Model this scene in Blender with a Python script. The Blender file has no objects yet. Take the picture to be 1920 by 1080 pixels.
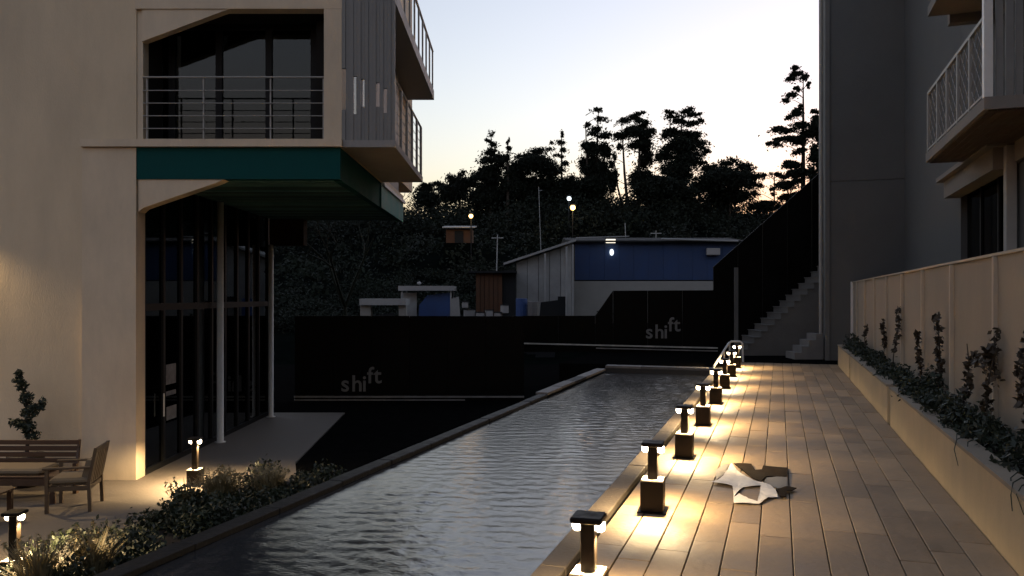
import bpy, bmesh, math, random
import numpy as np
from mathutils import Vector, Matrix

random.seed(7)
RNG = np.random.default_rng(11)
D = bpy.data
SC = bpy.context.scene
COL = SC.collection
R = math.radians

# ------------------------------------------------------------------ camera
CAM_H = 3.0                      # eye height above the lower plaza
F = 1500.0                       # focal length in photo pixels (1920 wide)
cam_d = D.cameras.new("camera")
cam = D.objects.new("camera", cam_d)
COL.objects.link(cam)
cam.location = (0, 0, CAM_H)
cam.rotation_euler = (R(90), 0, 0)
cam_d.sensor_width = 36
cam_d.lens = F / 1920 * 36
cam_d.shift_y = 16 / 1920
cam_d.clip_end = 3000
cam_d.clip_start = 0.05
SC.camera = cam

# ------------------------------------------------------------------ sky, sun, exposure
GLOW_AZ = 34.0                   # degrees right of the view axis (+Y)
world = D.worlds.new("World")
SC.world = world
world.use_nodes = True
nt = world.node_tree
nt.nodes.clear()
n_out = nt.nodes.new("ShaderNodeOutputWorld")
n_bg = nt.nodes.new("ShaderNodeBackground")
n_sky = nt.nodes.new("ShaderNodeTexSky")
n_sky.sky_type = 'NISHITA'
n_sky.sun_disc = False
n_sky.sun_elevation = R(-0.5)
n_sky.sun_rotation = R(GLOW_AZ)
n_sky.altitude = 400
n_sky.air_density = 1.2
n_sky.dust_density = 3.0
n_sky.ozone_density = 3.0
n_hs = nt.nodes.new("ShaderNodeHueSaturation")
n_hs.inputs['Saturation'].default_value = 0.85
n_bg.inputs['Strength'].default_value = 0.15
nt.links.new(n_sky.outputs[0], n_hs.inputs['Color'])
n_tint = nt.nodes.new("ShaderNodeVectorMath")
n_tint.operation = 'MULTIPLY'
n_tint.inputs[1].default_value = (2.60, 1.74, 1.13)      # warm evening cast of the photograph
nt.links.new(n_hs.outputs[0], n_tint.inputs[0])
nt.links.new(n_tint.outputs[0], n_bg.inputs['Color'])
nt.links.new(n_bg.outputs[0], n_out.inputs['Surface'])

sun_d = D.lights.new("sun", 'SUN')
sun_d.energy = 0.004
sun_d.angle = R(12)
sun_d.color = (1.0, 0.86, 0.68)
sun = D.objects.new("sun", sun_d)
COL.objects.link(sun)
_sd = Vector((math.sin(R(GLOW_AZ)), math.cos(R(GLOW_AZ)), math.tan(R(3))))
sun.rotation_euler = _sd.to_track_quat('Z', 'Y').to_euler()
sun.location = (0, 0, 40)

SC.view_settings.view_transform = 'Standard'
SC.view_settings.look = 'None'
SC.view_settings.exposure = 3.5
SC.view_settings.gamma = 1.0
SC.view_settings.use_curve_mapping = False
SC.render.engine = 'CYCLES'
SC.cycles.use_denoising = True
SC.cycles.max_bounces = 6
SC.cycles.sample_clamp_indirect = 4.0
SC.cycles.caustics_reflective = False
SC.cycles.caustics_refractive = False

# ------------------------------------------------------------------ geometry frame
TH = math.atan(1 / 3)            # the deck and the pool run 18.4 degrees right of the view axis
CS, SN = math.cos(TH), math.sin(TH)
DECK, WATER, RIM = 1.1, 0.9, 1.0


def W(v, u, z=0.0):
    return Vector((u * SN + v * CS, u * CS - v * SN, z))


def P(x, y, Y):
    return Vector(((x - 960) / F * Y, Y, CAM_H + (556 - y) / F * Y))


# ------------------------------------------------------------------ materials
def mat(name, col, rough=0.7, metal=0.0, noise=0.0, scale=4.0, bump=0.0, bscale=30.0, rnd=0.0, spec=0.5, stretch=None, world=False):
    m = D.materials.new(name)
    m.use_nodes = True
    t = m.node_tree
    b = t.nodes["Principled BSDF"]
    b.inputs['Base Color'].default_value = (*col, 1)
    b.inputs['Roughness'].default_value = rough
    b.inputs['Metallic'].default_value = metal
    b.inputs['Specular IOR Level'].default_value = spec
    L = t.links.new
    tc = t.nodes.new("ShaderNodeTexCoord")
    vec = tc.outputs['Object']
    if world:
        vec = t.nodes.new("ShaderNodeNewGeometry").outputs['Position']
    if stretch:
        mp = t.nodes.new("ShaderNodeMapping")
        mp.inputs['Scale'].default_value = stretch
        L(vec, mp.inputs['Vector'])
        vec = mp.outputs[0]
    src = None
    if noise > 0:
        nz = t.nodes.new("ShaderNodeTexNoise")
        nz.inputs['Scale'].default_value = scale
        nz.inputs['Detail'].default_value = 8
        nz.inputs['Roughness'].default_value = 0.65
        L(vec, nz.inputs['Vector'])
        mr = t.nodes.new("ShaderNodeMapRange")
        mr.inputs['From Min'].default_value = 0.3
        mr.inputs['From Max'].default_value = 0.7
        mr.inputs['To Min'].default_value = 1 - noise
        mr.inputs['To Max'].default_value = 1 + noise
        L(nz.outputs['Fac'], mr.inputs['Value'])
        src = mr.outputs[0]
        mr2 = t.nodes.new("ShaderNodeMapRange")
        mr2.inputs['From Min'].default_value = 0.3
        mr2.inputs['From Max'].default_value = 0.7
        mr2.inputs['To Min'].default_value = max(0.02, rough - 0.12)
        mr2.inputs['To Max'].default_value = min(1, rough + 0.12)
        L(nz.outputs['Fac'], mr2.inputs['Value'])
        L(mr2.outputs[0], b.inputs['Roughness'])
    if rnd > 0:
        oi = t.nodes.new("ShaderNodeObjectInfo")
        mr = t.nodes.new("ShaderNodeMapRange")
        mr.inputs['To Min'].default_value = 1 - rnd
        mr.inputs['To Max'].default_value = 1 + rnd
        L(oi.outputs['Random'], mr.inputs['Value'])
        if src:
            mu = t.nodes.new("ShaderNodeMath")
            mu.operation = 'MULTIPLY'
            L(src, mu.inputs[0])
            L(mr.outputs[0], mu.inputs[1])
            src = mu.outputs[0]
        else:
            src = mr.outputs[0]
    if src:
        mx = t.nodes.new("ShaderNodeVectorMath")
        mx.operation = 'SCALE'
        mx.inputs[0].default_value = col
        L(src, mx.inputs['Scale'])
        L(mx.outputs[0], b.inputs['Base Color'])
    if bump > 0:
        nb = t.nodes.new("ShaderNodeTexNoise")
        nb.inputs['Scale'].default_value = bscale
        nb.inputs['Detail'].default_value = 6
        L(vec, nb.inputs['Vector'])
        bp = t.nodes.new("ShaderNodeBump")
        bp.inputs['Strength'].default_value = bump
        bp.inputs['Distance'].default_value = 0.02
        L(nb.outputs['Fac'], bp.inputs['Height'])
        L(bp.outputs[0], b.inputs['Normal'])
    return m


def emit(name, col, s):
    m = D.materials.new(name)
    m.use_nodes = True
    b = m.node_tree.nodes["Principled BSDF"]
    b.inputs['Base Color'].default_value = (*col, 1)
    b.inputs['Emission Color'].default_value = (*col, 1)
    b.inputs['Emission Strength'].default_value = s
    return m


def glass(name, tint, rough=0.02, gc=0.85):
    m = D.materials.new(name)
    m.use_nodes = True
    t = m.node_tree
    t.nodes.clear()
    o = t.nodes.new("ShaderNodeOutputMaterial")
    mix = t.nodes.new("ShaderNodeMixShader")
    tr = t.nodes.new("ShaderNodeBsdfTransparent")
    tr.inputs[0].default_value = (*tint, 1)
    gl = t.nodes.new("ShaderNodeBsdfGlossy")
    gl.inputs['Roughness'].default_value = rough
    gl.inputs['Color'].default_value = (gc, gc * 1.04, gc * 1.04, 1)
    fr = t.nodes.new("ShaderNodeFresnel")
    fr.inputs['IOR'].default_value = 1.5
    tc = t.nodes.new("ShaderNodeTexCoord")
    nz = t.nodes.new("ShaderNodeTexNoise")
    nz.inputs['Scale'].default_value = 1.3
    bp = t.nodes.new("ShaderNodeBump")
    bp.inputs['Strength'].default_value = 0.04
    L = t.links.new
    L(tc.outputs['Object'], nz.inputs['Vector'])
    L(nz.outputs['Fac'], bp.inputs['Height'])
    L(bp.outputs[0], gl.inputs['Normal'])
    L(fr.outputs[0], mix.inputs[0])
    L(tr.outputs[0], mix.inputs[1])
    L(gl.outputs[0], mix.inputs[2])
    L(mix.outputs[0], o.inputs['Surface'])
    return m


M = {
    'stucco': mat('stucco', (0.58, 0.475, 0.33), 0.85, noise=0.13, scale=1.1, bump=0.25, bscale=60, world=True, stretch=(1, 1, .35)),
    'stucco_trim': mat('stucco_trim', (0.59, 0.49, 0.355), 0.8, noise=0.12, scale=2, bump=0.15, bscale=60, world=True, stretch=(1, 1, .4)),
    'trim_right': mat('right_trim', (0.22, 0.20, 0.175), 0.8, noise=0.08, scale=2, bump=0.15, bscale=60),
    'post_right': mat('right_post_paint', (0.40, 0.39, 0.36), 0.6, noise=0.08, scale=4),
    'letter': mat('letter_paint', (0.20, 0.20, 0.195), 0.7, noise=0.2, scale=6),
    'base_pipe': mat('base_rail_paint', (0.55, 0.55, 0.5), 0.7, noise=0.3, scale=3),
    'base_pipe_dk': mat('base_rail_dull', (0.25, 0.25, 0.24), 0.7, noise=0.3, scale=3),
    'coping': mat('planter_coping', (0.26, 0.22, 0.165), 0.85, noise=0.12, scale=4, rnd=0.05),
    'teal': mat('teal_paint', (0.008, 0.062, 0.060), 0.85, noise=0.06, scale=3, spec=0.08),
    'teal_skylit': mat('teal_skylit_paint', (0.03, 0.19, 0.185), 0.6, spec=0.12, noise=0.1, scale=2),  # fascia teal lightened in colour to carry skylight at the tip
    'teal_dark': mat('teal_slat_paint', (0.05, 0.12, 0.125), 0.7, rnd=0.5, spec=0.2),
    'grey_clad': mat('grey_cladding', (0.20, 0.20, 0.19), 0.6, noise=0.10, scale=3, rnd=0.06),
    'pale_metal': mat('pale_painted_metal', (0.72, 0.72, 0.69), 0.4, noise=0.06, scale=8),
    'rail': mat('railing_paint', (0.30, 0.29, 0.265), 0.5),
    'dark_frame': mat('dark_window_frame', (0.012, 0.012, 0.012), 0.6, spec=0.15),
    'concrete': mat('grey_concrete', (0.135, 0.135, 0.127), 0.85, noise=0.16, scale=1.1, bump=0.3, bscale=25),
    'concrete_dk': mat('wing_concrete', (0.105, 0.108, 0.105), 0.85, noise=0.14, scale=0.8, bump=0.25, bscale=30),
    'step_concrete': mat('step_concrete', (0.19, 0.188, 0.18), 0.9, noise=0.2, scale=1.5, bump=0.3, bscale=25),
    'concrete_lt': mat('pale_concrete', (0.30, 0.29, 0.27), 0.85, noise=0.15, scale=1.5, bump=0.3, bscale=25),
    'hoarding': mat('black_hoarding', (0.0022, 0.0022, 0.0019), 0.5, spec=0.10, noise=0.25, scale=1.2, rnd=0.15),
    'skylit_white': mat('skylit_white', (0.62, 0.61, 0.58), 0.55, noise=0.12, scale=9),  # white that holds skylight on the canopy's exposed edge
    'plank': mat('deck_plank', (0.265, 0.193, 0.118), 0.55, noise=0.24, scale=1.7, bump=0.35, bscale=16, rnd=0.24, world=True),
    'under': mat('deck_underlay', (0.05, 0.045, 0.04), 0.9),
    'pool_stone': mat('pool_rim_stone', (0.15, 0.14, 0.132), 0.6, noise=0.3, scale=3, bump=0.4, bscale=20, rnd=0.25),
    'rim_dark': mat('dark_rim_stone', (0.012, 0.0115, 0.011), 0.6, spec=0.25, noise=0.4, scale=4, bump=0.5, bscale=18, rnd=0.35),  # darker stone for the near length of the rim
    'pool_dark': mat('pool_wall_stone', (0.014, 0.015, 0.015), 0.5, noise=0.3, scale=3, rnd=0.1),
    'plaza': mat('plaza_paving', (0.14, 0.118, 0.095), 0.8, noise=0.16, scale=2.2, bump=0.3, bscale=22),
    'asphalt': mat('dark_asphalt', (0.006, 0.006, 0.0058), 1.0, spec=0.0, noise=0.25, scale=3, bump=0.4, bscale=40),
    'earth': mat('hill_earth', (0.0035, 0.0048, 0.0042), 0.98, spec=0.0, noise=0.4, scale=0.6, bump=0.5, bscale=4),
    'curb': mat('curb_stone', (0.085, 0.07, 0.054), 0.7, noise=0.2, scale=3, bump=0.3, bscale=25, rnd=0.12),
    'planter': mat('planter_render', (0.50, 0.39, 0.235), 0.85, noise=0.14, scale=1.6, bump=0.2, bscale=50, world=True, stretch=(1, 1, .6)),
    'planter_dark': mat('planter_recess', (0.16, 0.11, 0.07), 0.85),
    'fence': mat('fence_panel', (0.31, 0.262, 0.20), 0.75, noise=0.12, scale=1.3, rnd=0.08, bump=0.12, bscale=40, world=True, stretch=(1, 1, .4)),
    'batten': mat('fence_batten', (0.44, 0.38, 0.29), 0.7, noise=0.06, scale=4),
    'soil': mat('soil', (0.03, 0.022, 0.016), 0.95, noise=0.3, scale=8, bump=0.6, bscale=30),
    'leaf_dark': mat('dark_leaves', (0.014, 0.024, 0.013), 0.6, noise=0.35, scale=2.5),
    'leaf_hill': mat('hill_leaves', (0.009, 0.014, 0.009), 0.8, noise=0.4, scale=0.25, spec=0.2),
    'leaf_mid': mat('green_leaves', (0.018, 0.026, 0.010), 0.6, noise=0.35, scale=3),
    'leaf_grass': mat('straw_grass', (0.24, 0.195, 0.10), 0.7, noise=0.3, scale=4),
    'leaf_vine': mat('vine_leaves', (0.035, 0.025, 0.013), 0.6, noise=0.3, scale=4),
    'bark': mat('bark', (0.040, 0.032, 0.024), 0.9, noise=0.3, scale=6, bump=0.5, bscale=20),
    'bollard': mat('bollard_bronze', (0.008, 0.0055, 0.0036), 0.5, metal=0.0, spec=0.12, noise=0.15, scale=14),
    'steel_top': mat('steel_top', (0.35, 0.32, 0.28), 0.35, metal=0.2),
    'lamp': emit('warm_lamp', (1.0, 0.80, 0.52), 4.0),
    'wood': mat('teak_wood', (0.062, 0.030, 0.013), 0.55, noise=0.2, scale=5, bump=0.2, bscale=30, rnd=0.12),
    'wood_dk': mat('soffit_wood', (0.055, 0.038, 0.025), 0.7, noise=0.2, scale=4, rnd=0.12),
    'wood_lt': mat('weathered_teak', (0.075, 0.048, 0.024), 0.6, noise=0.2, scale=5, rnd=0.12),
    'cushion': mat('beige_cushion', (0.18, 0.14, 0.09), 0.9, noise=0.08, scale=6, bump=0.2, bscale=60),
    'pot': mat('dark_pot', (0.025, 0.018, 0.014), 0.5, noise=0.2, scale=6),
    'sheet': mat('white_sheet', (0.72, 0.71, 0.69), 0.7, noise=0.10, scale=9),
    'sheet_grey': mat('grey_film', (0.20, 0.19, 0.17), 0.6, noise=0.15, scale=9),
    'card': mat('brown_card', (0.018, 0.011, 0.006), 0.9, spec=0.1, noise=0.2, scale=9),
    'blue': mat('blue_sheet_metal', (0.018, 0.044, 0.125), 0.7, noise=0.14, scale=1.5, rnd=0.04),
    'blue_tarp': mat('blue_tarpaulin', (0.025, 0.065, 0.20), 0.6, noise=0.15, scale=2),
    'grey_metal': mat('grey_sheet_metal', (0.30, 0.31, 0.31), 0.6, noise=0.15, scale=1.5, rnd=0.12),
    'orange': mat('orange_board', (0.075, 0.032, 0.013), 0.75, noise=0.2, scale=2, rnd=0.1),
    'plinth': mat('grey_render', (0.27, 0.27, 0.255), 0.85, noise=0.12, scale=0.8),
    'roof_dk': mat('dark_roof', (0.016, 0.018, 0.020), 0.8, spec=0.2, noise=0.2, scale=2),
    'blind': mat('window_blind', (0.11, 0.105, 0.09), 0.9, noise=0.1, scale=3),
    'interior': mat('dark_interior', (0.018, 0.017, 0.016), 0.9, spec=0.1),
    'notice': mat('notice_paper', (0.16, 0.16, 0.16), 0.8, noise=0.4, scale=9),
    'pale_box_dk': mat('grey_plastic', (0.12, 0.12, 0.12), 0.6, rnd=0.2),
    'white_box': mat('pale_box', (0.30, 0.30, 0.30), 0.6, rnd=0.2),
    'lamp_far_warm': emit('far_warm_lamp', (1.0, 0.60, 0.22), 0.4),
    'lamp_far_cool': emit('far_cool_lamp', (0.85, 0.95, 1.0), 0.15),
    'lamp_far_white': emit('far_white_lamp', (1.0, 0.90, 0.72), 0.12),
    'glass': glass('tinted_glass', (0.30, 0.31, 0.31)),
    'glass_dk': glass('dark_glass', (0.10, 0.10, 0.10), 0.03, 0.45),
}


# ------------------------------------------------------------------ mesh helpers
class MB:
    def __init__(s):
        s.v, s.f = [], []

    def box(s, x0, x1, y0, y1, z0, z1):
        n = len(s.v)
        s.v += [(x0, y0, z0), (x1, y0, z0), (x1, y1, z0), (x0, y1, z0), (x0, y0, z1), (x1, y0, z1), (x1, y1, z1), (x0, y1, z1)]
        s.f += [tuple(n + i for i in q) for q in ((3, 2, 1, 0), (4, 5, 6, 7), (0, 1, 5, 4), (1, 2, 6, 5), (2, 3, 7, 6), (3, 0, 4, 7))]
        return s

    def cbox(s, c, sx, sy, sz, bev=0.0):
        if bev <= 0:
            return s.box(c[0] - sx / 2, c[0] + sx / 2, c[1] - sy / 2, c[1] + sy / 2, c[2] - sz / 2, c[2] + sz / 2)
        x0, x1, y0, y1, z0, z1 = c[0] - sx / 2, c[0] + sx / 2, c[1] - sy / 2, c[1] + sy / 2, c[2] - sz / 2, c[2] + sz / 2
        # rounded slab: profile rings
        rings = [(bev, z0), (0, z0 + bev), (0, z1 - bev), (bev, z1)]
        n = len(s.v)
        for d, z in rings:
            a, b, e, f = x0 + d, x1 - d, y0 + d, y1 - d
            k = bev
            s.v += [(a + k, e, z), (b - k, e, z), (b, e + k, z), (b, f - k, z), (b - k, f, z), (a + k, f, z), (a, f - k, z), (a, e + k, z)]
        for r in range(3):
            for i in range(8):
                j = (i + 1) % 8
                s.f.append((n + r * 8 + i, n + r * 8 + j, n + r * 8 + 8 + j, n + r * 8 + 8 + i))
        s.f.append(tuple(n + i for i in range(7, -1, -1)))
        s.f.append(tuple(n + 24 + i for i in range(8)))
        return s

    def prism(s, poly, a0, a1, axis='y'):
        """poly: 2D points; extruded along axis. 'y': poly is (x,z); 'x': (y,z); 'z': (x,y)"""
        n, k = len(s.v), len(poly)
        for a in (a0, a1):
            for p, q in poly:
                s.v.append({'y': (p, a, q), 'x': (a, p, q), 'z': (p, q, a)}[axis])
        s.f.append(tuple(n + i for i in range(k)))
        s.f.append(tuple(n + k + i for i in range(k - 1, -1, -1)))
        for i in range(k):
            j = (i + 1) % k
            s.f.append((n + i, n + k + i, n + k + j, n + j))
        return s

    def tube(s, pts, r, seg=8, r1=None):
        pts = [Vector(p) for p in pts]
        n = len(s.v)
        for i, p in enumerate(pts):
            d = (pts[min(i + 1, len(pts) - 1)] - pts[max(i - 1, 0)]).normalized()
            up = Vector((0, 0, 1)) if abs(d.z) < 0.9 else Vector((1, 0, 0))
            a = d.cross(up).normalized()
            b = d.cross(a)
            rr = r if r1 is None else r + (r1 - r) * i / max(1, len(pts) - 1)
            for k in range(seg):
                t = 2 * math.pi * k / seg
                s.v.append(tuple(p + a * (rr * math.cos(t)) + b * (rr * math.sin(t))))
        for i in range(len(pts) - 1):
            for k in range(seg):
                j = (k + 1) % seg
                s.f.append((n + i * seg + k, n + i * seg + j, n + (i + 1) * seg + j, n + (i + 1) * seg + k))
        s.f.append(tuple(n + k for k in range(seg - 1, -1, -1)))
        s.f.append(tuple(n + (len(pts) - 1) * seg + k for k in range(seg)))
        return s

    def lathe(s, c, prof, seg=12):
        n = len(s.v)
        for r, z in prof:
            for k in range(seg):
                t = 2 * math.pi * k / seg
                s.v.append((c[0] + r * math.cos(t), c[1] + r * math.sin(t), c[2] + z))
        for i in range(len(prof) - 1):
            for k in range(seg):
                j = (k + 1) % seg
                s.f.append((n + i * seg + k, n + i * seg + j, n + (i + 1) * seg + j, n + (i + 1) * seg + k))
        s.f.append(tuple(n + k for k in range(seg - 1, -1, -1)))
        s.f.append(tuple(n + (len(prof) - 1) * seg + k for k in range(seg)))
        return s

    def ball(s, c, r, seg=10, rings=6, sz=1.0):
        return s.lathe(c, [(max(1e-4, r * math.sin(math.pi * i / rings)), -r * sz * math.cos(math.pi * i / rings)) for i in range(rings + 1)], seg)

    def mesh(s, name, m, smooth=False):
        me = D.meshes.new(name)
        me.from_pydata(s.v, [], s.f)
        bm = bmesh.new()
        bm.from_mesh(me)
        bmesh.ops.recalc_face_normals(bm, faces=bm.faces)
        bm.to_mesh(me)
        bm.free()
        me.materials.append(M[m] if isinstance(m, str) else m)
        if smooth:
            for p in me.polygons:
                p.use_smooth = True
        return me


def link(name, me, parent=None, loc=None, rz=None):
    o = D.objects.new(name, me)
    COL.objects.link(o)
    if parent:
        o.parent = parent
    if loc is not None:
        o.location = loc
    if rz is not None:
        o.rotation_euler = (0, 0, rz)
    return o


def part(name, mb, m, parent, loc=None, rz=None, smooth=False):
    return link(name, mb.mesh(name, m, smooth), parent, loc, rz)


def tag(o, label, cat, group=None):
    o['label'] = label
    o['category'] = cat
    if group:
        o['group'] = group
    return o


def thing(name, label, cat, loc=(0, 0, 0), rz=0.0, group=None):
    o = link(name, None, None, loc, rz)
    o.empty_display_size = 0.2
    return tag(o, label, cat, group)


def struct(name, mb, m, parent=None, loc=None, rz=None):
    o = part(name, mb, m, parent, loc, rz)
    if parent is None:
        o['kind'] = 'structure'
    return o


def dup(o, parent=None):
    c = o.copy()
    COL.objects.link(c)
    if parent:
        c.parent = parent
    for ch in list(o.children):
        dup(ch, c)
    return c


def leaf_mesh(name, cl, n, size, m, aspect=2.0, shell=0.0, flat=0.0, soft=0.0):
    """cl: list of (cx,cy,cz, rx,ry,rz, weight) ellipsoids filled with n diamond leaves"""
    cl = np.array(cl, float)
    w = cl[:, 6] / cl[:, 6].sum()
    idx = RNG.choice(len(cl), n, p=w)
    d = RNG.normal(size=(n, 3))
    d /= np.linalg.norm(d, axis=1)[:, None]
    rad = RNG.random(n) ** (1 / 3 if shell <= 0 else 1 / (3 + 6 * shell))
    rad *= 1 + 0.18 * RNG.normal(size=n) * (RNG.random(n) < 0.35)
    if soft > 0:
        rad = np.where(RNG.random(n) < soft, np.abs(RNG.normal(size=n)) * .78, rad)
    c = cl[idx, :3] + d * rad[:, None] * cl[idx, 3:6]
    if soft > 0:
        c[:, 2] -= .35 * np.maximum(0, rad - .8) * cl[idx, 3]
    a = RNG.normal(size=(n, 3))
    if flat > 0:
        a[:, 2] *= (1 - flat)
    a /= np.linalg.norm(a, axis=1)[:, None]
    b = np.cross(a, RNG.normal(size=(n, 3)))
    b /= np.linalg.norm(b, axis=1)[:, None]
    s = size * (0.55 + 0.9 * RNG.random(n))[:, None]
    a = a * s
    b = b * s / aspect
    v = np.stack([c - a, c + b * 0.9, c + a, c - b], 1).reshape(-1, 3)
    me = D.meshes.new(name)
    me.vertices.add(n * 4)
    me.vertices.foreach_set("co", v.astype(np.float32).ravel())
    me.loops.add(n * 4)
    me.loops.foreach_set("vertex_index", np.arange(n * 4, dtype=np.int32))
    me.polygons.add(n)
    me.polygons.foreach_set("loop_start", np.arange(n, dtype=np.int32) * 4)
    me.update(calc_edges=True)
    me.materials.append(M[m])
    return me


# ================================================================== SETTING
def hill_z(x, y):
    t = min(1.0, max(0.0, (y - 36) / 70))
    z = 13.4 * (t ** 1.15)
    t2 = min(1.0, max(0.0, (y - 110) / 90))
    z -= 5 * t2
    k = min(1.0, max(0.0, (y - 40) / 30))
    z += k * (0.9 * math.sin(x * 0.09 + 1) + 0.5 * math.sin(x * 0.21 + y * 0.13) + 0.4 * math.sin(y * 0.3 - x * 0.05))
    z += k * max(0, x - 10) * 0.05
    return z - 0.02


nx, ny = 70, 90
vs, fs = [], []
xs = [-900, -500, -250] + [(-110 + 220 * i / (nx - 7)) for i in range(nx - 6)] + [250, 500, 900]
ys = [-300, -80, -20, 10] + [30 + 190 * j / (ny - 8) for j in range(ny - 7)] + [300, 600, 1400]
for y in ys:
    for x in xs:
        vs.append((x, y, hill_z(max(-120, min(120, x)), y)))
w_ = len(xs)
for j in range(len(ys) - 1):
    for i in range(w_ - 1):
        fs.append((j * w_ + i, j * w_ + i + 1, (j + 1) * w_ + i + 1, (j + 1) * w_ + i))
g = MB()
g.v, g.f = vs, fs
struct('terrain', g, 'earth')

# lower plaza in front of the left building, and the dark yard behind it
pl = MB()
pa, pb = W(-7.2, -8), W(-7.2, 10.9)
pl.prism([(-30, -8), (pa.x, pa.y), (pb.x, pb.y), (-3.9, 14.4), (-4.3, 20.6), (-30, 20.6)], -0.3, 0.012, 'z')
struct('plaza', pl, 'plaza')
ya = MB()
ya.prism([(-30, 20.65), (-4.28, 20.65), (-3.88, 14.4), (W(-7.18, 10.9).x, W(-7.18, 10.9).y), (W(-7.18, -6).x, W(-7.18, -6).y), (W(-4.9, -6).x, W(-4.9, -6).y), (W(-5, 29).x, W(-5, 29).y), (W(-1, 40).x, W(-1, 40).y), (-30, 38)], -0.3, 0.006, 'z')
struct('yard', ya, 'asphalt')

# upper terrace block that carries deck, planter and right building (deck frame: x = v, y = u)
tb = MB().box(-1.36, 40, -8, 27.2, -0.3, DECK - 0.06)
struct('terrace', tb, 'under', rz=-TH)
tf = MB().prism([(-1.36, 24.06), (40, 24.06), (40, 40), (-6, 40), (-6, 22.3), (-1.36, 22.3)], -0.28, DECK - 0.02, 'z')
struct('terrace_ground', tf, 'asphalt', rz=-TH)

# deck with its planks
deck = struct('deck', MB().box(-1.36, 1.555, -2, 24.05, DECK - 0.055, DECK - 0.032), 'under', rz=-TH)
PW, PL = 0.2430, 1.22
pmesh = MB().cbox((0, 0, -0.014), PW - 0.008, PL - 0.008, 0.028, 0.004).mesh('plank', 'plank')
rows = 12
for r in range(rows):
    vx = -1.36 + PW * (r + 0.5)
    u = 3.0 - random.choice((0, .3, .61, .9))
    while u < 24.0:
        L_ = PL
        if u + PL > 24.04:
            L_ = 24.04 - u
        if L_ > 0.12:
            o = link('plank', pmesh, deck, (vx, u + L_ / 2, DECK + random.uniform(-.003, .002)))
            o.scale[1] = L_ / PL
            o.rotation_euler = (random.uniform(-.001, .001), random.uniform(-.006, .006), 0)
        u += PL

# pool: basin, water, curbs, rim stones
basin = MB()
basin.box(-4.755, -4.58, -4, 22.1, -0.28, RIM - 0.102)
basin.box(-4.58, -1.61, 21.9, 22.25, -0.28, DECK - 0.085)
basin.box(-1.61, -1.45, -4, 22.25, -0.28, DECK - 0.072)
pool = struct('pool_basin', basin, 'pool_dark', rz=-TH)
for i in range(22):
    o = part('rim_stone', MB().cbox((0, 0, 0), 0.27 if i > 16 else 0.185, 1.17, 0.06, 0.008), 'pool_stone' if i in (17, 18, 20, 21) else 'rim_dark', pool, ((-4.70 if i > 16 else -4.668) + random.uniform(-.006, .006), -3.4 + 1.18 * i, RIM - (0.03 if i > 16 else 0.07) + random.uniform(-.006, .006)))
for i in range(22):
    o = part('curb_stone', MB().cbox((0, 0, 0), 0.195, 1.17, 0.07, 0.008), 'curb', pool, (-1.515, -3.4 + 1.18 * i, DECK - 0.036 + random.uniform(-.003, .003)))
for i in range(3):
    part('end_stone', MB().cbox((0, 0, 0), 0.98, 0.33, 0.07, 0.008), 'pool_stone', pool, (-4.08 + 0.985 * i, 22.075, DECK - 0.05))
wv, wu = 110, 1000
X = np.linspace(-4.585, -1.605, wv)
U = np.linspace(-2.0, 21.92, wu)
XX, UU = np.meshgrid(X, U)
ZZ = np.zeros_like(XX)
for k in range(26):
    lam = 0.095 * (1.10 ** (k % 13)) * RNG.uniform(.85, 1.15)
    an = RNG.normal(math.radians(76), 0.8)
    ph = RNG.random() * 7
    ZZ += 0.0020 * lam * np.sin(2 * math.pi / lam * (XX * math.cos(an) + UU * math.sin(an)) + ph)
env = 0.85 + 0.4 * np.sin(XX * 1.3 + 0.35 * UU) * np.sin(UU * 0.55 + 1) + 0.25 * np.sin(XX * 3.1 - UU * 1.2) * np.sin(UU * 1.9 + XX)
ZZ = WATER + ZZ * env
wm = D.meshes.new('water')
wvtx = np.stack([XX, UU, ZZ], -1).reshape(-1, 3)
ii = (np.arange(wu - 1)[:, None] * wv + np.arange(wv - 1)[None, :]).ravel()
quads = np.stack([ii, ii + 1, ii + wv + 1, ii + wv], 1)
wm.from_pydata(wvtx.tolist(), [], quads.tolist())
for p in wm.polygons:
    p.use_smooth = True
m = mat('pool_water', (0.026, 0.029, 0.033), 0.14)
t = m.node_tree
b = t.nodes["Principled BSDF"]
b.inputs['IOR'].default_value = 2.1
tc = t.nodes.new("ShaderNodeTexCoord")
mp = t.nodes.new("ShaderNodeMapping")
mp.inputs['Scale'].default_value = (1.0, 1.9, 1)
nz = t.nodes.new("ShaderNodeTexNoise")
nz.inputs['Scale'].default_value = 20
nz.inputs['Detail'].default_value = 3
bp = t.nodes.new("ShaderNodeBump")
bp.inputs['Strength'].default_value = 0.16
bp.inputs['Distance'].default_value = 0.02
t.links.new(tc.outputs['Object'], mp.inputs['Vector'])
t.links.new(mp.outputs[0], nz.inputs['Vector'])
t.links.new(nz.outputs['Fac'], bp.inputs['Height'])
t.links.new(bp.outputs[0], b.inputs['Normal'])
wm.materials.append(m)
wo = link('water', wm, None, None, -TH)
wo['kind'] = 'structure'

# ================================================================== LEFT BUILDING
FY = 13.08                       # street front of the building
lb = thing('apartment_building', 'beige apartment building with teal canopy band and grey balconies beside the pool', 'building', (-8, 16, 0))
LBO = Vector((-8, 16, 0))


def lpart(name, mb, m, smooth=False, parent=None):
    o = part(name, mb, m, parent or lb, None if parent else -LBO, None, smooth)
    return o


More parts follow.
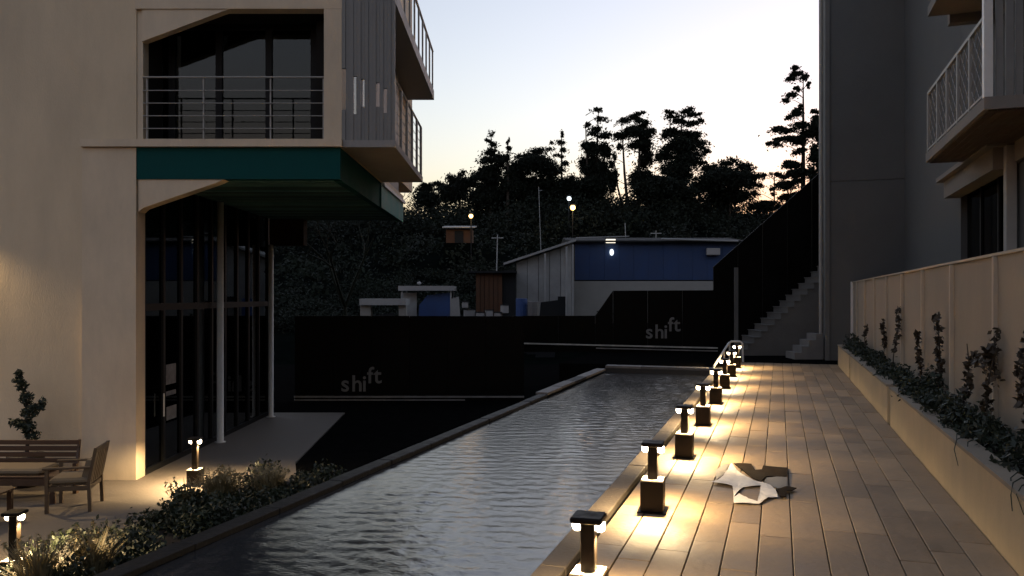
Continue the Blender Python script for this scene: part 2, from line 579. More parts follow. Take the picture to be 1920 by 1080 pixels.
lpart('wall', MB().box(-19, -7.003, FY + .04, 21, 0, 5.56), 'stucco')
lpart('pilaster', MB().box(-7.0, -6.12, FY - .06, FY + .26, 0, 5.425), 'stucco_trim')
lpart('upper_wall', MB().box(-19, -6.16, FY + .04, 21, 5.56, 13), 'stucco')
lpart('wall_reveal', MB().box(-6.157, -6.06, FY + .06, FY + .26, 5.56, 13), 'stucco_trim')
lpart('floor_slab', MB().box(-7.0, -2.76, FY - .12, 20.34, 5.433, 5.555), 'stucco_trim')
lpart('balcony_slab', MB().box(-2.755, -1.90, FY - .06, 17.05, 5.433, 5.545), 'concrete_lt')
# teal canopy band, front and side
lpart('canopy_fascia', MB().box(-6.19, -2.80, FY - .04, FY + .10, 4.915, 5.43), 'teal')
lpart('canopy_fascia', MB().box(-2.93, -2.80, FY + .103, 20.32, 4.90, 5.43), 'teal')
lpart('canopy_tip_skylit', MB().box(-2.797, -2.765, 16.95, 20.34, 4.89, 5.35), 'teal_skylit')  # added panel, its paler teal stands in for skylight on the fascia end
lpart('canopy_skylit_edge', MB().box(-2.797, -2.72, 17.1, 20.36, 5.36, 5.431), 'skylit_white')  # whitened strip stands in for the slab edge catching skylight
# soffit slats run across under the canopy
sl = MB().box(-6.06, -2.94, -.095, .095, 4.945, 4.985).mesh('soffit_slat', 'teal_dark')
for k in range(27):
    link('soffit_slat', sl, lb, -LBO + Vector((0, FY + .45 + .262 * k, random.uniform(-.004, .004))))
lpart('soffit_board', MB().box(-6.06, -2.94, FY + .3, 20.3, 5.0, 5.43), 'roof_dk')
lpart('canopy_gusset', MB().prism([(-6.10, 4.38), (-6.02, 4.45), (-4.82, 4.86), (-4.7, 4.913), (-6.10, 4.913)], FY - .02, FY + .22), 'stucco_trim')
lpart('lintel_beam', MB().box(-6.05, -5.2, 19.95, 20.3, 4.28, 4.93), 'card')
# loggia on the first floor
lpart('front_beam', MB().box(-6.155, -2.75, FY - .02, FY + .22, 7.70, 8.4), 'stucco_trim')
lpart('front_beam', MB().box(-6.155, -2.75, FY + .02, FY + .22, 8.403, 13), 'stucco')
lpart('loggia_gusset', MB().prism([(-6.055, 7.17), (-4.74, 7.66), (-4.62, 7.698), (-6.055, 7.698)], FY, FY + .16), 'stucco_trim')
lpart('front_post', MB().box(-3.07, -2.78, FY - .02, FY + .4, 5.558, 7.697), 'stucco_trim')
lpart('loggia_side', MB().box(-6.157, -6.065, FY + .263, 14.5, 5.56, 7.69), 'interior')  # sides and ceiling darkened in colour for the shade inside the loggia
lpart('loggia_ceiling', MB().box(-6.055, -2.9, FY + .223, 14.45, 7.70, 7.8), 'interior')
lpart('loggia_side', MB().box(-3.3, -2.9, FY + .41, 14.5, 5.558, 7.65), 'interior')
lx = [-6.05, -5.87, -5.06, -4.20, -3.42, -3.30]
for a in lx[1:5]:
    lpart('window_mullion', MB().box(a - .055, a + .055, 13.80, 13.90, 5.56, 7.695), 'dark_frame')
lpart('window_head', MB().box(-6.05, -3.31, 13.79, 13.91, 7.60, 7.697), 'dark_frame')
for a, b_ in ((-6.05, -5.93), (-5.81, -5.12), (-5.0, -4.26), (-4.14, -3.48)):
    lpart('window_pane', MB().box(a, b_, 13.84, 13.855, 5.56, 7.60), 'glass')
    lpart('blind', MB().box(a, b_, 14.05, 14.07, 5.57, 7.69), 'blind')
lpart('room_back', MB().box(-6.05, -3.31, 16.0, 16.1, 5.56, 8.0), 'interior')
# loggia railing
for k in range(6):
    r_ = .015 if k == 0 else .008
    z = 6.60 - .208 * k - (0.01 if k else 0)
    lpart('rail', MB().tube([(-6.06, FY + .05, z), (-3.07, FY + .05, z)], r_, 6), 'rail')
for x in (-6.0, -5.07, -3.97, -3.1):
    lpart('rail_post', MB().box(x - .011, x + .011, FY + .065, FY + .10, 5.556, 6.585), 'rail')
# grey corrugated screen at the balcony front, with slit openings
nsl = 14
sw = (2.775 - 1.915) / nsl
slits = {0: (6.05, 6.72), 3: (5.98, 6.6), 5: (6.1, 6.55), 9: (6.1, 6.5), 11: (6.0, 6.4)}
for k in range(nsl):
    x = -2.775 + sw * k
    dy = .014 if k % 2 else 0.0
    if k in slits:
        a, b_ = slits[k]
        lpart('screen_slat', MB().box(x, x + sw - .004, FY - .03 + dy, FY + .02 + dy, 5.55, a).box(x, x + sw - .004, FY - .03 + dy, FY + .02 + dy, b_, 13), 'grey_clad')
    else:
        lpart('screen_slat', MB().box(x, x + sw + .002, FY - .03 + dy, FY + .02 + dy, 5.55, 13), 'grey_clad')
# side wall of the first floor
lpart('side_wall', MB().box(-6.05, -2.88, 16.2, 20.3, 5.558, 8.64), 'grey_clad')
lpart('side_wall', MB().box(-3.28, -2.88, 14.52, 16.19, 7.9, 8.64), 'grey_clad')
lpart('side_window', MB().box(-2.93, -2.91, 13.5, 16.19, 5.56, 7.89), 'glass_dk')
for y in (13.52, 14.4, 15.3, 16.15):
    lpart('side_window_mullion', MB().box(-2.90, -2.85, y - .03, y + .03, 5.56, 7.9), 'pale_metal')
# first-floor side railing
lpart('balcony_top_rail', MB().tube([(-1.94, FY + .03, 6.6), (-1.94, 16.98, 6.6)], .025, 6), 'rail')
for k in range(6):
    y = FY + .08 + k * .77
    lpart('balcony_post', MB().box(-1.96, -1.915, y, y + .05, 5.545, 6.59), 'rail')
for k in range(5):
    z = 5.75 + .17 * k
    lpart('balcony_rail', MB().tube([(-1.937, FY + .05, z), (-1.937, 16.97, z)], .006, 5), 'rail')
lpart('balcony_post', MB().box(-1.96, -1.915, 16.95, 17.0, 5.545, 6.6), 'rail')
# second-floor balcony and wall beyond
lpart('second_floor_wall', MB().box(-6.0, -2.98, 16.2, 23.9, 8.645, 13.5), 'stucco_trim')
lpart('second_balcony_slab', MB().box(-2.975, -2.22, FY + .1, 22.8, 8.60, 8.86), 'grey_clad')
lpart('second_balcony_top_rail', MB().tube([(-2.25, FY + .2, 9.95), (-2.25, 22.7, 9.95)], .03, 6), 'rail')
for k in range(12):
    y = FY + .3 + k * .84
    lpart('second_balcony_post', MB().box(-2.27, -2.23, y, y + .05, 8.86, 9.93), 'rail')
lpart('end_wall', MB().box(-6.0, -2.98, 20.35, 23.9, 6.1, 8.64), 'stucco_trim')
# glazed ground floor, receding
gy = [13.38 + .758 * k for k in range(10)]
GX = -6.18
lpart('glazing_sill', MB().box(GX - .06, GX + .05, 13.345, 20.3, .012, .10), 'dark_frame')
lpart('glazing_transom', MB().box(GX - .05, GX + .05, 13.345, 20.3, 2.76, 2.88), 'dark_frame')
for k, y in enumerate(gy):
    lpart('glazing_mullion', MB().box(GX - .045, GX + .04, y - .04, y + .04, .103, 2.757).box(GX - .045, GX + .04, y - .04, y + .04, 2.883, 4.98), 'dark_frame')
    if k < len(gy) - 1:
        lpart('glass_pane', MB().box(GX - .012, GX, y + .045, gy[k + 1] - .045, .10, 2.76), 'glass')
        lpart('glass_pane', MB().box(GX - .012, GX, y + .045, gy[k + 1] - .045, 2.88, 4.98), 'glass')
lpart('door_handle', MB().tube([(GX + .08, 14.02, .9), (GX + .08, 14.02, 1.3)], .012, 6), 'pale_metal')
lpart('interior_floor', MB().box(-11.9, GX - .1, 13.5, 20.2, .01, .03), 'interior')
lpart('interior_back', MB().box(-12.2, -12, 13.5, 20.2, .02, 5.4), 'interior')
lpart('interior_end', MB().box(-12, GX - .1, 20.2, 20.3, .02, 5.4), 'interior')
lpart('interior_ceiling', MB().box(-12, GX - .1, 13.4, 20.2, 5.0, 5.1), 'interior')
lpart('ceiling_lamp', MB().lathe((-6.9, 14.7, 4.05), [(.05, 0), (.07, .03), (.07, .05)], 10), 'lamp_far_white')
lpart('ceiling_lamp_rod', MB().tube([(-6.9, 14.7, 4.1), (-6.9, 14.7, 5.0)], .008, 5), 'dark_frame')
lpart('interior_counter', MB().box(-8.2, -7.0, 15.0, 18.5, .03, 1.05), 'interior')
lpart('interior_shelf', MB().box(-7.6, -7.2, 14.6, 16.6, 2.2, 2.24).box(-7.6, -7.2, 14.6, 16.6, 1.75, 1.79), 'grey_metal')
for (a, z0, z1, dz) in ((14.28, 1.42, 1.78, 0), (14.30, .78, 1.02, 0), (14.28, 1.22, 1.30, 0)):
    lpart('door_notice', MB().box(GX + .002, GX + .006, a, a + .42, z0, z1), 'notice')
# slender steel columns in front of the glazing
lpart('steel_column', MB().lathe((-5.98, 16.4, 0.012), [(.11, 0), (.11, .015), (.068, .016), (.066, 4.92)], 14), 'pale_metal', True)
lpart('steel_column', MB().lathe((-5.98, 19.85, 0.012), [(.11, 0), (.11, .015), (.062, .016), (.060, 4.27)], 14), 'pale_metal', True)

# ================================================================== RIGHT BUILDING (deck frame)
rb = thing('grey_apartment_building', 'dark grey apartment building with balcony and planted fence on the right of the deck', 'building', W(5, 20, DECK), -TH)


def rp(name, mb, m, smooth=False):
    """coordinates given as (v, u, world z)"""
    return part(name, mb, m, rb, (-5, -20, -DECK), None, smooth)


rp('wing_wall', MB().box(1.46, 9, 25.85, 30.0, DECK - .1, 6.43), 'concrete_dk')
rp('wing_wall', MB().box(1.46, 9, 25.85, 30.0, 6.46, 14), 'concrete_dk')
rp('wing_joint', MB().box(1.48, 8.9, 25.87, 29.9, 6.42, 6.47), 'concrete')
rp('corner_trim', MB().box(1.33, 1.455, 25.80, 26.9, DECK - .1, 14), 'concrete')
rp('downpipe', MB().tube([(1.28, 27.4, DECK), (1.28, 27.4, 14)], .06, 8), 'post_right')
FV = 3.5
# facade parallel to the deck, with two window bays left open
rp('facade_wall', MB().box(FV, 9, 18.25, 25.84, DECK - .1, 14), 'concrete_dk')
rp('facade_wall', MB().box(FV, 9, 2, 18.24, 5.06, 14), 'concrete_dk')
rp('facade_wall', MB().box(FV, 9, 2, 18.24, DECK - .1, 2.75), 'concrete_dk')
rp('facade_pier', MB().box(FV + .02, FV + .25, 13.3, 14.3, 2.753, 5.057), 'concrete_dk')
rp('window_lintel', MB().box(FV - .30, FV - .003, 14.35, 18.3, 5.0, 5.34), 'trim_right')
rp('window_lintel_cap', MB().box(FV - .42, FV - .003, 14.2, 18.45, 5.345, 5.43), 'trim_right')
rp('window_post', MB().box(FV - .16, FV - .02, 14.15, 14.32, 2.5, 5.34), 'post_right')
for (a, b_) in ((14.4, 18.2), (9.2, 13.2), (4.5, 9.0)):
    n_ = 3 if b_ - a < 4 else 4
    for k in range(n_):
        u0, u1 = a + (b_ - a) * k / n_, a + (b_ - a) * (k + 1) / n_
        rp('window_pane', MB().box(FV + .10, FV + .115, u0 + .04, u1 - .04, 2.76, 5.05), 'glass_dk')
        rp('window_frame', MB().box(FV + .07, FV + .14, u0 - .035, u0 + .035, 2.755, 5.055), 'dark_frame')
rp('room_back', MB().box(FV + 2.2, FV + 2.3, 2, 18.2, 2.4, 5.5), 'interior')
# balcony: slab, mesh balustrade, near-end screen
BV, BU0, BU1, BZ = 2.50, 11.65, 15.95, 5.40
rp('balcony_slab', MB().box(BV, FV - .003, BU0, BU1, BZ, BZ + .16), 'trim_right')
for k in range(9):
    v = BV + .06 + k * .105
    rp('soffit_plank', MB().box(v, v + .098, BU0 + .05, BU1 - .03, BZ - .022, BZ - .002), 'wood_dk')
rp('ground_floor_cornice', MB().box(FV - .06, FV - .003, 2, 14.1, 5.07, 5.38), 'trim_right')
rp('balcony_top_rail', MB().box(BV + .02, BV + .07, BU0 + .1, BU1 - .02, BZ + 1.20, BZ + 1.25), 'rail')
rp('balcony_bottom_rail', MB().box(BV + .02, BV + .07, BU0 + .1, BU1 - .02, BZ + .20, BZ + .235), 'rail')
for k in range(5):
    u = BU0 + .95 + k * .80
    if k == 4:
        u = BU1 - .06
    rp('balcony_post', MB().box(BV + .015, BV + .075, u - .03, u + .03, BZ + .16, BZ + 1.2), 'rail')
mesh_mb = MB()
u0, u1, z0, z1 = BU0 + .12, BU1 - .03, BZ + .235, BZ + 1.2
d_ = .26
k = u0 - (z1 - z0)
while k < u1:
    for sgn in (1, -1):
        a = (k, z0) if sgn > 0 else (k, z1)
        b_ = (k + (z1 - z0), z1) if sgn > 0 else (k + (z1 - z0), z0)
        ta, tb_ = max(0, (u0 - a[0]) / (b_[0] - a[0])), min(1, (u1 - a[0]) / (b_[0] - a[0]))
        if tb_ > ta:
            q = lambda s_: (BV + .045, a[0] + (b_[0] - a[0]) * s_, a[1] + (b_[1] - a[1]) * s_)
            mesh_mb.tube([q(ta), q(tb_)], .006, 4)
    k += d_
rp('balcony_mesh', mesh_mb, 'rail')
rp('balcony_corner_post', MB().box(BV, BV + .10, BU0, BU0 + .11, BZ + .161, 13), 'pale_metal')
for k in range(9):
    v = BV + .14 + k * .11
    rp('screen_slat', MB().box(v, v + .085, BU0 + (.015 if k % 2 else .04), BU0 + .075, BZ + .161, 13), 'grey_clad')
rp('upper_balcony_slab', MB().box(BV, FV - .003, BU0 + .2, BU1 - .2, 7.95, 8.12), 'trim_right')
rp('upper_balcony_beam', MB().box(BV + .35, FV - .003, BU1 - .19, BU1, 7.8, 8.12), 'trim_right')
for k in range(3):
    rp('balcony_door', MB().box(FV - .025, FV - .004, 12.2 + k * 1.1, 13.2 + k * 1.1, BZ + .165, 7.6), 'dark_frame')

# ================================================================== PLANTER AND FENCE (deck frame)
pt = thing('planter', 'long beige rendered planter along the right edge of the deck', 'planter', W(1.9, 14, DECK), -TH)


def pp(name, mb, m):
    return part(name, mb, m, pt, (-1.9, -14, -DECK))


PT = DECK + .57
segs = [(-2, 5.9), (6.08, 12.95), (13.28, 19.9), (20.12, 23.9)]
for a, b_ in segs:
    pp('planter_wall', MB().box(1.56, 1.70, a, b_, DECK - .06, PT - .035), 'planter')
    n_ = max(1, round((b_ - a) / 1.1))
    for k in range(n_):
        u0, u1 = a + (b_ - a) * k / n_, a + (b_ - a) * (k + 1) / n_
        pp('coping_stone', MB().box(1.545, 1.72, u0 + .004, u1 - .004, PT - .033, PT), 'coping')
for a, b_ in ((5.9, 6.08), (12.95, 13.28), (19.9, 20.12)):
    pp('planter_joint', MB().box(1.60, 1.70, a + .002, b_ - .002, DECK - .06, PT - .05), 'planter_dark')
pp('planter_end', MB().box(1.703, 2.06, 23.7, 23.9, DECK - .06, PT), 'planter')
pp('soil_bed', MB().box(1.703, 2.07, -2, 23.69, DECK - .05, PT - .08), 'soil')

fe = thing('boundary_fence', 'beige panel fence with pale battens behind the planter', 'fence', W(2.1, 14, DECK), -TH)


def fp(name, mb, m, loc=None):
    return part(name, mb, m, fe, loc or (-2.1, -14, -DECK))


FTOP = 3.44
us = [0.63 + 2.15 * k for k in range(12)]
pm = MB().box(0, .05, .012, 2.138, DECK + .3, FTOP - .03).mesh('fence_panel', 'fence')
bm_ = MB().box(-.045, .003, -.035, .035, DECK + .3, FTOP - .035).mesh('fence_batten', 'batten')
gm = MB().box(.052, .08, -.01, 2.16, DECK + .3, FTOP - .04).mesh('fence_backing', 'planter_dark')
for k, u in enumerate(us):
    if u < 25:
        k1 = link('fence_panel', pm, fe, (0 + random.uniform(-.006, .006), u - 14, -DECK))
        k2 = link('fence_backing', gm, fe, (0, u - 14, -DECK))
        if u > 23.8:
            k1.scale[1] = k2.scale[1] = .66
        fp('fence_cap', MB().box(2.07, 2.17, u, min(25.76, u + 2.145), FTOP - .028, FTOP), 'batten')
    link('fence_batten', bm_, fe, (0, u - 14, -DECK))
fp('end_post', MB().box(2.03, 2.15, 25.70, 25.80, DECK - .02, FTOP), 'pale_metal')

# ground cover that spills along the planter
cl = []
for k in range(150):
    u = RNG.uniform(2.5, 23.6)
    h = RNG.uniform(.06, .2) * (1.35 if RNG.random() < .25 else .8)
    cl.append((RNG.uniform(1.69, 2.0), u, PT - .04 + h * .6, RNG.uniform(.09, .2), RNG.uniform(.15, .34), h, h))
gc = link('ground_cover', leaf_mesh('ground_cover', cl, 17000, .034, 'leaf_dark', 2.2), None, None, -TH)
gc['kind'] = 'stuff'
# trailing twigs over the coping
tw = MB()
for (u, ln) in ((8.35, .42), (8.15, .34), (8.55, .28), (6.55, .35), (6.75, .45), (6.4, .3), (10.3, .2), (5.6, .3)):
    a = Vector((1.72, u, PT + .03))
    pts = [a]
    dv = RNG.uniform(.10, .16)
    for s_ in range(1, 5):
        f_ = s_ / 4
        pts.append(a + Vector((-dv * math.sin(f_ * 2.2) - .06 * f_, -ln * f_ * RNG.uniform(.5, .9), .05 * math.sin(f_ * 3) - ln * .55 * f_ * f_)))
    tw.tube(pts, .007, 4, .003)
tg = part('trailing_twigs', tw, 'leaf_dark', None, None, -TH)
tg['kind'] = 'stuff'


def vine(u, top, label, lean=0.0, side=0.0, n=260, wid=.10):
    o = thing('climbing_vine', label, 'vine', W(1.99, u, PT - .08), -TH, 'vines climbing the fence')
    st = MB()
    pts, cl_ = [], []
    H = top
    for s_ in range(9):
        f_ = s_ / 8
        pts.append((.03 * math.sin(5 * f_ + u), lean * f_ + .05 * math.sin(7 * f_ + 2 * u), H * f_))
    st.tube(pts, .012, 5, .005)
    for s_ in range(1, 9):
        p = pts[s_]
        if RNG.random() < .84:
            cl_.append((p[0], p[1] + RNG.uniform(-.04, .04), p[2], .05, wid * .6 * RNG.uniform(.4, 1.3), .08, 1))
    if side:
        pts2 = [(0, lean * .75, H * .76)]
        for s_ in range(1, 7):
            f_ = s_ / 6
            q = (0.02 * math.sin(9 * f_), lean * .75 + side * f_, H * (.76 + .10 * math.sin(4 * f_)))
            pts2.append(q)
            cl_.append((q[0], q[1], q[2], .06, .10, .08, .8))
        st.tube(pts2, .008, 5, .004)
    part('stem', st, 'bark', o)
    link('foliage', leaf_mesh('foliage', cl_, int(n * .55), .036, 'leaf_vine', 1.6), o)
    return o


vine(20.9, .75, 'short dark vine at the far end of the beige fence')
vine(17.6, .85, 'thin vine on the second fence panel from the far end', wid=.07)
vine(15.9, 1.15, 'tall thin vine leaning across a far fence panel', lean=-.35, wid=.07)
vine(13.2, .85, 'low sparse vine beside the pale batten near the planter joint', wid=.08)
vine(11.75, 1.12, 'thick upright vine in the middle of a fence panel', wid=.13, n=420)
vine(10.1, .88, 'vine with a side branch reaching across the fence panel', side=-1.25, wid=.1, n=420)
vine(9.0, 1.02, 'vine climbing next to the long pale batten nearest the camera', side=.1, wid=.11, n=380)
vine(7.75, 1.05, 'leafy vine on the nearest fence panel at the right edge', wid=.14, n=420)

# ================================================================== BOLLARDS
LAMPCOL = (1.0, 0.70, 0.36)


def lamp(loc, power, parent, radius=.02, tilt=0.0):
    l = D.lights.new('lamp_light', 'SPOT')
    l.energy = power
    l.color = LAMPCOL
    l.spot_size = R(146)
    l.spot_blend = 0.5
    l.shadow_soft_size = radius
    o = D.objects.new('lamp_light', l)
    COL.objects.link(o)
    o.parent = parent
    o.location = loc
    o.rotation_euler = (0, tilt, 0)
    return o


def bollard(loc, rz, label, group, h=.61, power=15.0):
    o = thing('bollard_light', label, 'bollard lamp', loc, rz + R(random.uniform(-2.5, 2.5)), group)
    o.rotation_euler[0] = R(random.uniform(-.4, .4))
    o.rotation_euler[1] = R(random.uniform(-.5, .5))
    bh = .27 if h < .7 else .24
    part('base_plate', MB().box(-.125, .125, -.125, .125, 0, .008), 'bollard', o)
    part('base_box', MB().cbox((0, 0, .009 + bh / 2), .20, .20, bh, .006), 'bollard', o)
    part('box_top', MB().box(-.092, .092, -.092, .092, bh + .0085, bh + .013), 'steel_top', o)
    part('post', MB().cbox((0, 0, (bh + h - .05) / 2 + .005), .085, .085, h - .05 - bh, .005), 'bollard', o)
    part('cap', MB().cbox((0, 0, h - .0185), .188, .188, .037, .008), 'bollard', o)
    for sx in (-1, 1):
        part('lamp', MB().lathe((sx * .068, 0, h - .062), [(.014, -.034), (.026, -.026), (.032, -.010), (.032, .021)], 10), 'lamp', o)
        lamp((sx * .074, 0, h - .100), power, o, .02, -sx * R(17))
    return o


names = ['nearest bollard lamp on the deck, cut off by the bottom edge of the photo',
         'second bollard lamp on the deck, nearest one seen whole, left of the white sheet',
         'third bollard lamp from the camera along the deck edge',
         'fourth bollard lamp from the camera along the deck edge',
         'fifth bollard lamp from the camera along the deck edge',
         'sixth bollard lamp along the deck edge, beside the handrail foot',
         'last but one bollard lamp at the far end of the deck',
         'farthest bollard lamp on the deck, beside the handrail loop']
for k, nm in enumerate(names):
    bollard(W(-1.06, 4.62 + 2.51 * k, DECK + .003), -TH, nm, 'bollard lamps along the deck', power=random.uniform(14.0, 18.5))
bollard((-5.03, 12.7, .012), 0, 'slim bollard lamp beside the pale grasses, in front of the glazed wall', 'bollard lamps on the plaza', .75, 28)
bollard((-5.19, 8.35, .012), 0, 'bollard lamp at the bottom left corner in front of the bench', 'bollard lamps on the plaza', .75, 24)

bollard((-5.35, 4.0, .012), 0, 'bollard lamp on the plaza nearer than the one at the bottom left corner', 'bollard lamps on the plaza', .75, 24)
wl = thing('wall_lamp', 'warm lamp on the beige wall left of the bench', 'wall lamp', (-9.6, FY + .04, 4.3))
part('back_plate', MB().box(-.06, .06, -.03, 0, -.15, .15), 'bollard', wl)
part('shade', MB().box(-.07, .07, -.13, -.031, .04, .16), 'bollard', wl)
part('bulb', MB().ball((0, -.085, .0), .035, 8, 6), 'lamp', wl)
lamp((0, -.10, -.06), 42, wl, .06)

# ================================================================== FURNITURE ON THE PLAZA
be = thing('bench', 'brown slatted wooden bench with cushion against the beige wall', 'bench', (-7.45, 11.85, .012))
BWd = 1.74
for k in range(4):
    part('back_slat', MB().cbox((0, .30 + .012 * k, .50 + .09 * k), BWd, .022, .07, .004), 'wood', be)
for sx in (-1, 1):
    part('leg', MB().box(sx * .82 - .03, sx * .82 + .03, .27, .33, 0, .46), 'wood', be)
    part('leg', MB().box(sx * .82 - .03, sx * .82 + .03, -.33, -.27, 0, .40), 'wood', be)
    part('back_post', MB().prism([(.26, .461), (.315, .461), (.37, .81), (.345, .81)], sx * .845 - .012, sx * .845 + .025, 'x'), 'wood', be)
for k in range(6):
    part('seat_slat', MB().cbox((0, -.29 + .112 * k, .385), BWd, .095, .025, .004), 'wood', be)
part('front_apron', MB().box(-.78, .78, -.325, -.30, .26, .365), 'wood', be)
part('cushion', MB().cbox((-.1, -.02, .445), 1.45, .5, .09, .03), 'cushion', be)

ct = thing('coffee_table', 'low wooden slatted table in front of the bench', 'table', (-7.25, 10.55, .012))
for k in range(6):
    part('table_slat', MB().cbox((0, -.25 + .1 * k, .40), 1.1, .088, .025, .004), 'wood', ct)
for sx in (-1, 1):
    for sy in (-1, 1):
        part('leg', MB().box(sx * .48 - .028, sx * .48 + .028, sy * .24 - .028, sy * .24 + .028, 0, .386), 'wood', ct)
part('apron', MB().box(-.45, .45, -.27, -.25, .29, .385), 'wood', ct)

ch = thing('armchair', 'wooden armchair with pale cushions beside the bench, facing left', 'chair', (-6.18, 11.35, .012), R(12))
# chair faces -x; back on +x side
for sy in (-1, 1):
    part('leg', MB().box(-.31, -.265, sy * .29 - .022, sy * .29 + .022, 0, .60), 'wood_lt', ch)
    part('rear_leg', MB().prism([(.24, 0), (.285, 0), (.265, .40), (.36, .88), (.315, .88), (.222, .40)], sy * .29 - .022, sy * .29 + .022, 'y'), 'wood_lt', ch)
    part('armrest', MB().cbox((-.03, sy * .29, .615), .62, .06, .028, .006), 'wood_lt', ch)
    part('side_rail', MB().box(-.265, .24, sy * .29 - .012, sy * .29 + .012, .30, .36), 'wood_lt', ch)
part('front_rail', MB().box(-.30, -.275, -.268, .268, .29, .36), 'wood_lt', ch)
part('rear_rail', MB().box(.235, .255, -.268, .268, .30, .36), 'wood_lt', ch)
for k in range(5):
    x0 = -.24 + .1 * k
    part('seat_slat', MB().box(x0, x0 + .08, -.278, .278, .365, .383), 'wood_lt', ch)
part('top_rail', MB().cbox((.335, 0, .845), .03, .536, .07, .005), 'wood_lt', ch)
for k in range(6):
    y0 = -.225 + .09 * k
    part('back_slat', MB().prism([(.25, .40), (.268, .40), (.342, .81), (.324, .81)], y0 - .03, y0 + .03, 'y'), 'wood_lt', ch)
part('cushion', MB().cbox((-.02, 0, .425), .52, .52, .085, .028), 'cushion', ch)
part('back_cushion', MB().prism([(.13, .47), (.235, .47), (.275, .70), (.19, .70)], -.22, .22, 'y'), 'cushion', ch)

pp_ = thing('potted_tree', 'spindly evergreen in a dark pot behind the bench', 'plant', (-7.66, 12.62, .012))
part('pot', MB().lathe((0, 0, 0), [(.17, 0), (.24, .10), (.26, .45), (.28, .47), (.28, .50), (.22, .50), (.2, .44)], 16), 'pot', pp_, smooth=True)
part('soil', MB().lathe((0, 0, .44), [(.2, 0), (.19, .02)], 12), 'soil', pp_)
tr = [(0, 0, .46), (.03, .0, .8), (-.02, .02, 1.05), (.0, 0, 1.3), (-.07, 0, 1.55), (-.13, 0, 1.84)]
tm = MB().tube(tr, .03, 6, .008)
cls = [(0, 0, .95, .14, .12, .10, 2), (-.16, 0, 1.0, .11, .08, .06, 1), (.05, 0, 1.15, .14, .1, .09, 1.6), (.18, 0, 1.24, .14, .07, .06, 1), (.26, 0, 1.33, .06, .05, .06, .5),
       (.0, 0, 1.38, .10, .08, .12, 1.4), (-.08, 0, 1.58, .09, .07, .12, 1.3), (-.12, 0, 1.74, .06, .05, .10, .8), (.09, 0, .80, .12, .1, .1, 1), (-.12, 0, 1.66, .09, .05, .04, .5)]
for c in cls:
    tm.tube([(0, 0, c[2] - .1), c[:3]], .010, 4, .004)
part('trunk', tm, 'bark', pp_)
link('foliage', leaf_mesh('foliage', cls, 1500, .035, 'leaf_dark', 2.6), pp_)

# planted bed between the plaza and the pool
hb = MB().prism([tuple(W(-7.6, -6).xy), tuple(W(-6.3, -6).xy), tuple(W(-6.5, 11.0).xy), tuple(W(-7.95, 11.0).xy)], -.2, .05, 'z')
struct('planting_bed', hb, 'soil')
cl = []
for k in range(170):
    u = RNG.uniform(3.5, 10.9)
    v = RNG.uniform(-7.5 - .04 * (u - 4), -6.5)
    h = RNG.uniform(.08, .24)
    p = W(v, u)
    cl.append((p.x, p.y, h, RNG.uniform(.15, .32), RNG.uniform(.15, .32), h, h))
hd = link('hedge_shrubs', leaf_mesh('hedge_shrubs', cl, 30000, .032, 'leaf_mid', 2.0))
hd['kind'] = 'stuff'


def grass_clump(v, u, n, h, label, z=0.05):
    p = W(v, u, z)
    o = thing('grass_clump', label, 'grass clump', p, 0, 'pale grasses in the planted bed')
    mb = MB()
    for k in range(n):
        a = RNG.random() * 6.28
        r0 = RNG.random() * .16
        ln = h * RNG.uniform(.6, 1.1)
        sp = RNG.uniform(.08, .32)
        b0 = Vector((r0 * math.cos(a), r0 * math.sin(a), 0))
        b1 = b0 + Vector((sp * .35 * math.cos(a), sp * .35 * math.sin(a), ln * .65))
        b2 = b0 + Vector((sp * math.cos(a), sp * math.sin(a), ln))
        t_ = Vector((-math.sin(a), math.cos(a), 0)) * .006
        n0 = len(mb.v)
        mb.v += [tuple(b0 - t_), tuple(b0 + t_), tuple(b1 + t_), tuple(b1 - t_), tuple(b2)]
        mb.f += [(n0, n0 + 1, n0 + 2, n0 + 3), (n0 + 3, n0 + 2, n0 + 4)]
    cl_ = []
    part('blades', mb, 'leaf_grass', o)
    for k in range(int(n / 9)):
        a = RNG.random() * 6.28
        r0 = RNG.uniform(0, .3)
        cl_.append((r0 * math.cos(a), r0 * math.sin(a), h * RNG.uniform(.75, 1.1), .02, .02, .06, 1))
    sh_ = link('seed_heads', leaf_mesh('seed_heads', cl_, n, .022, 'leaf_grass', 2.5), o)
    sh_['kind'] = 'stuff'


grass_clump(-7.45, 9.35, 420, .50, 'pale lit grass tuft nearest the slim bollard by the glazed wall')
grass_clump(-7.0, 9.9, 340, .46, 'pale grass tuft farthest along the planted bed')
grass_clump(-7.6, 8.9, 220, .42, 'short grass tuft at the foot of the slim bollard')
grass_clump(-6.85, 5.95, 320, .55, 'warm lit grass tuft at the bottom left edge of the bed')
grass_clump(-6.75, 6.45, 260, .50, 'shorter grass tuft beyond the warm lit one at the bottom left')

# loose sheet and broken card on the deck
def deck_poly(pts):
    """outline measured on the photograph, laid on the deck plane in world metres"""
    out = []
    for x, y in pts:
        px, py = 1300 + x / 7.385, 840 + y / 7.385
        Y = F * (CAM_H - DECK) / (py - 556)
        out.append(Vector(((px - 960) / F * Y, Y)))
    return out


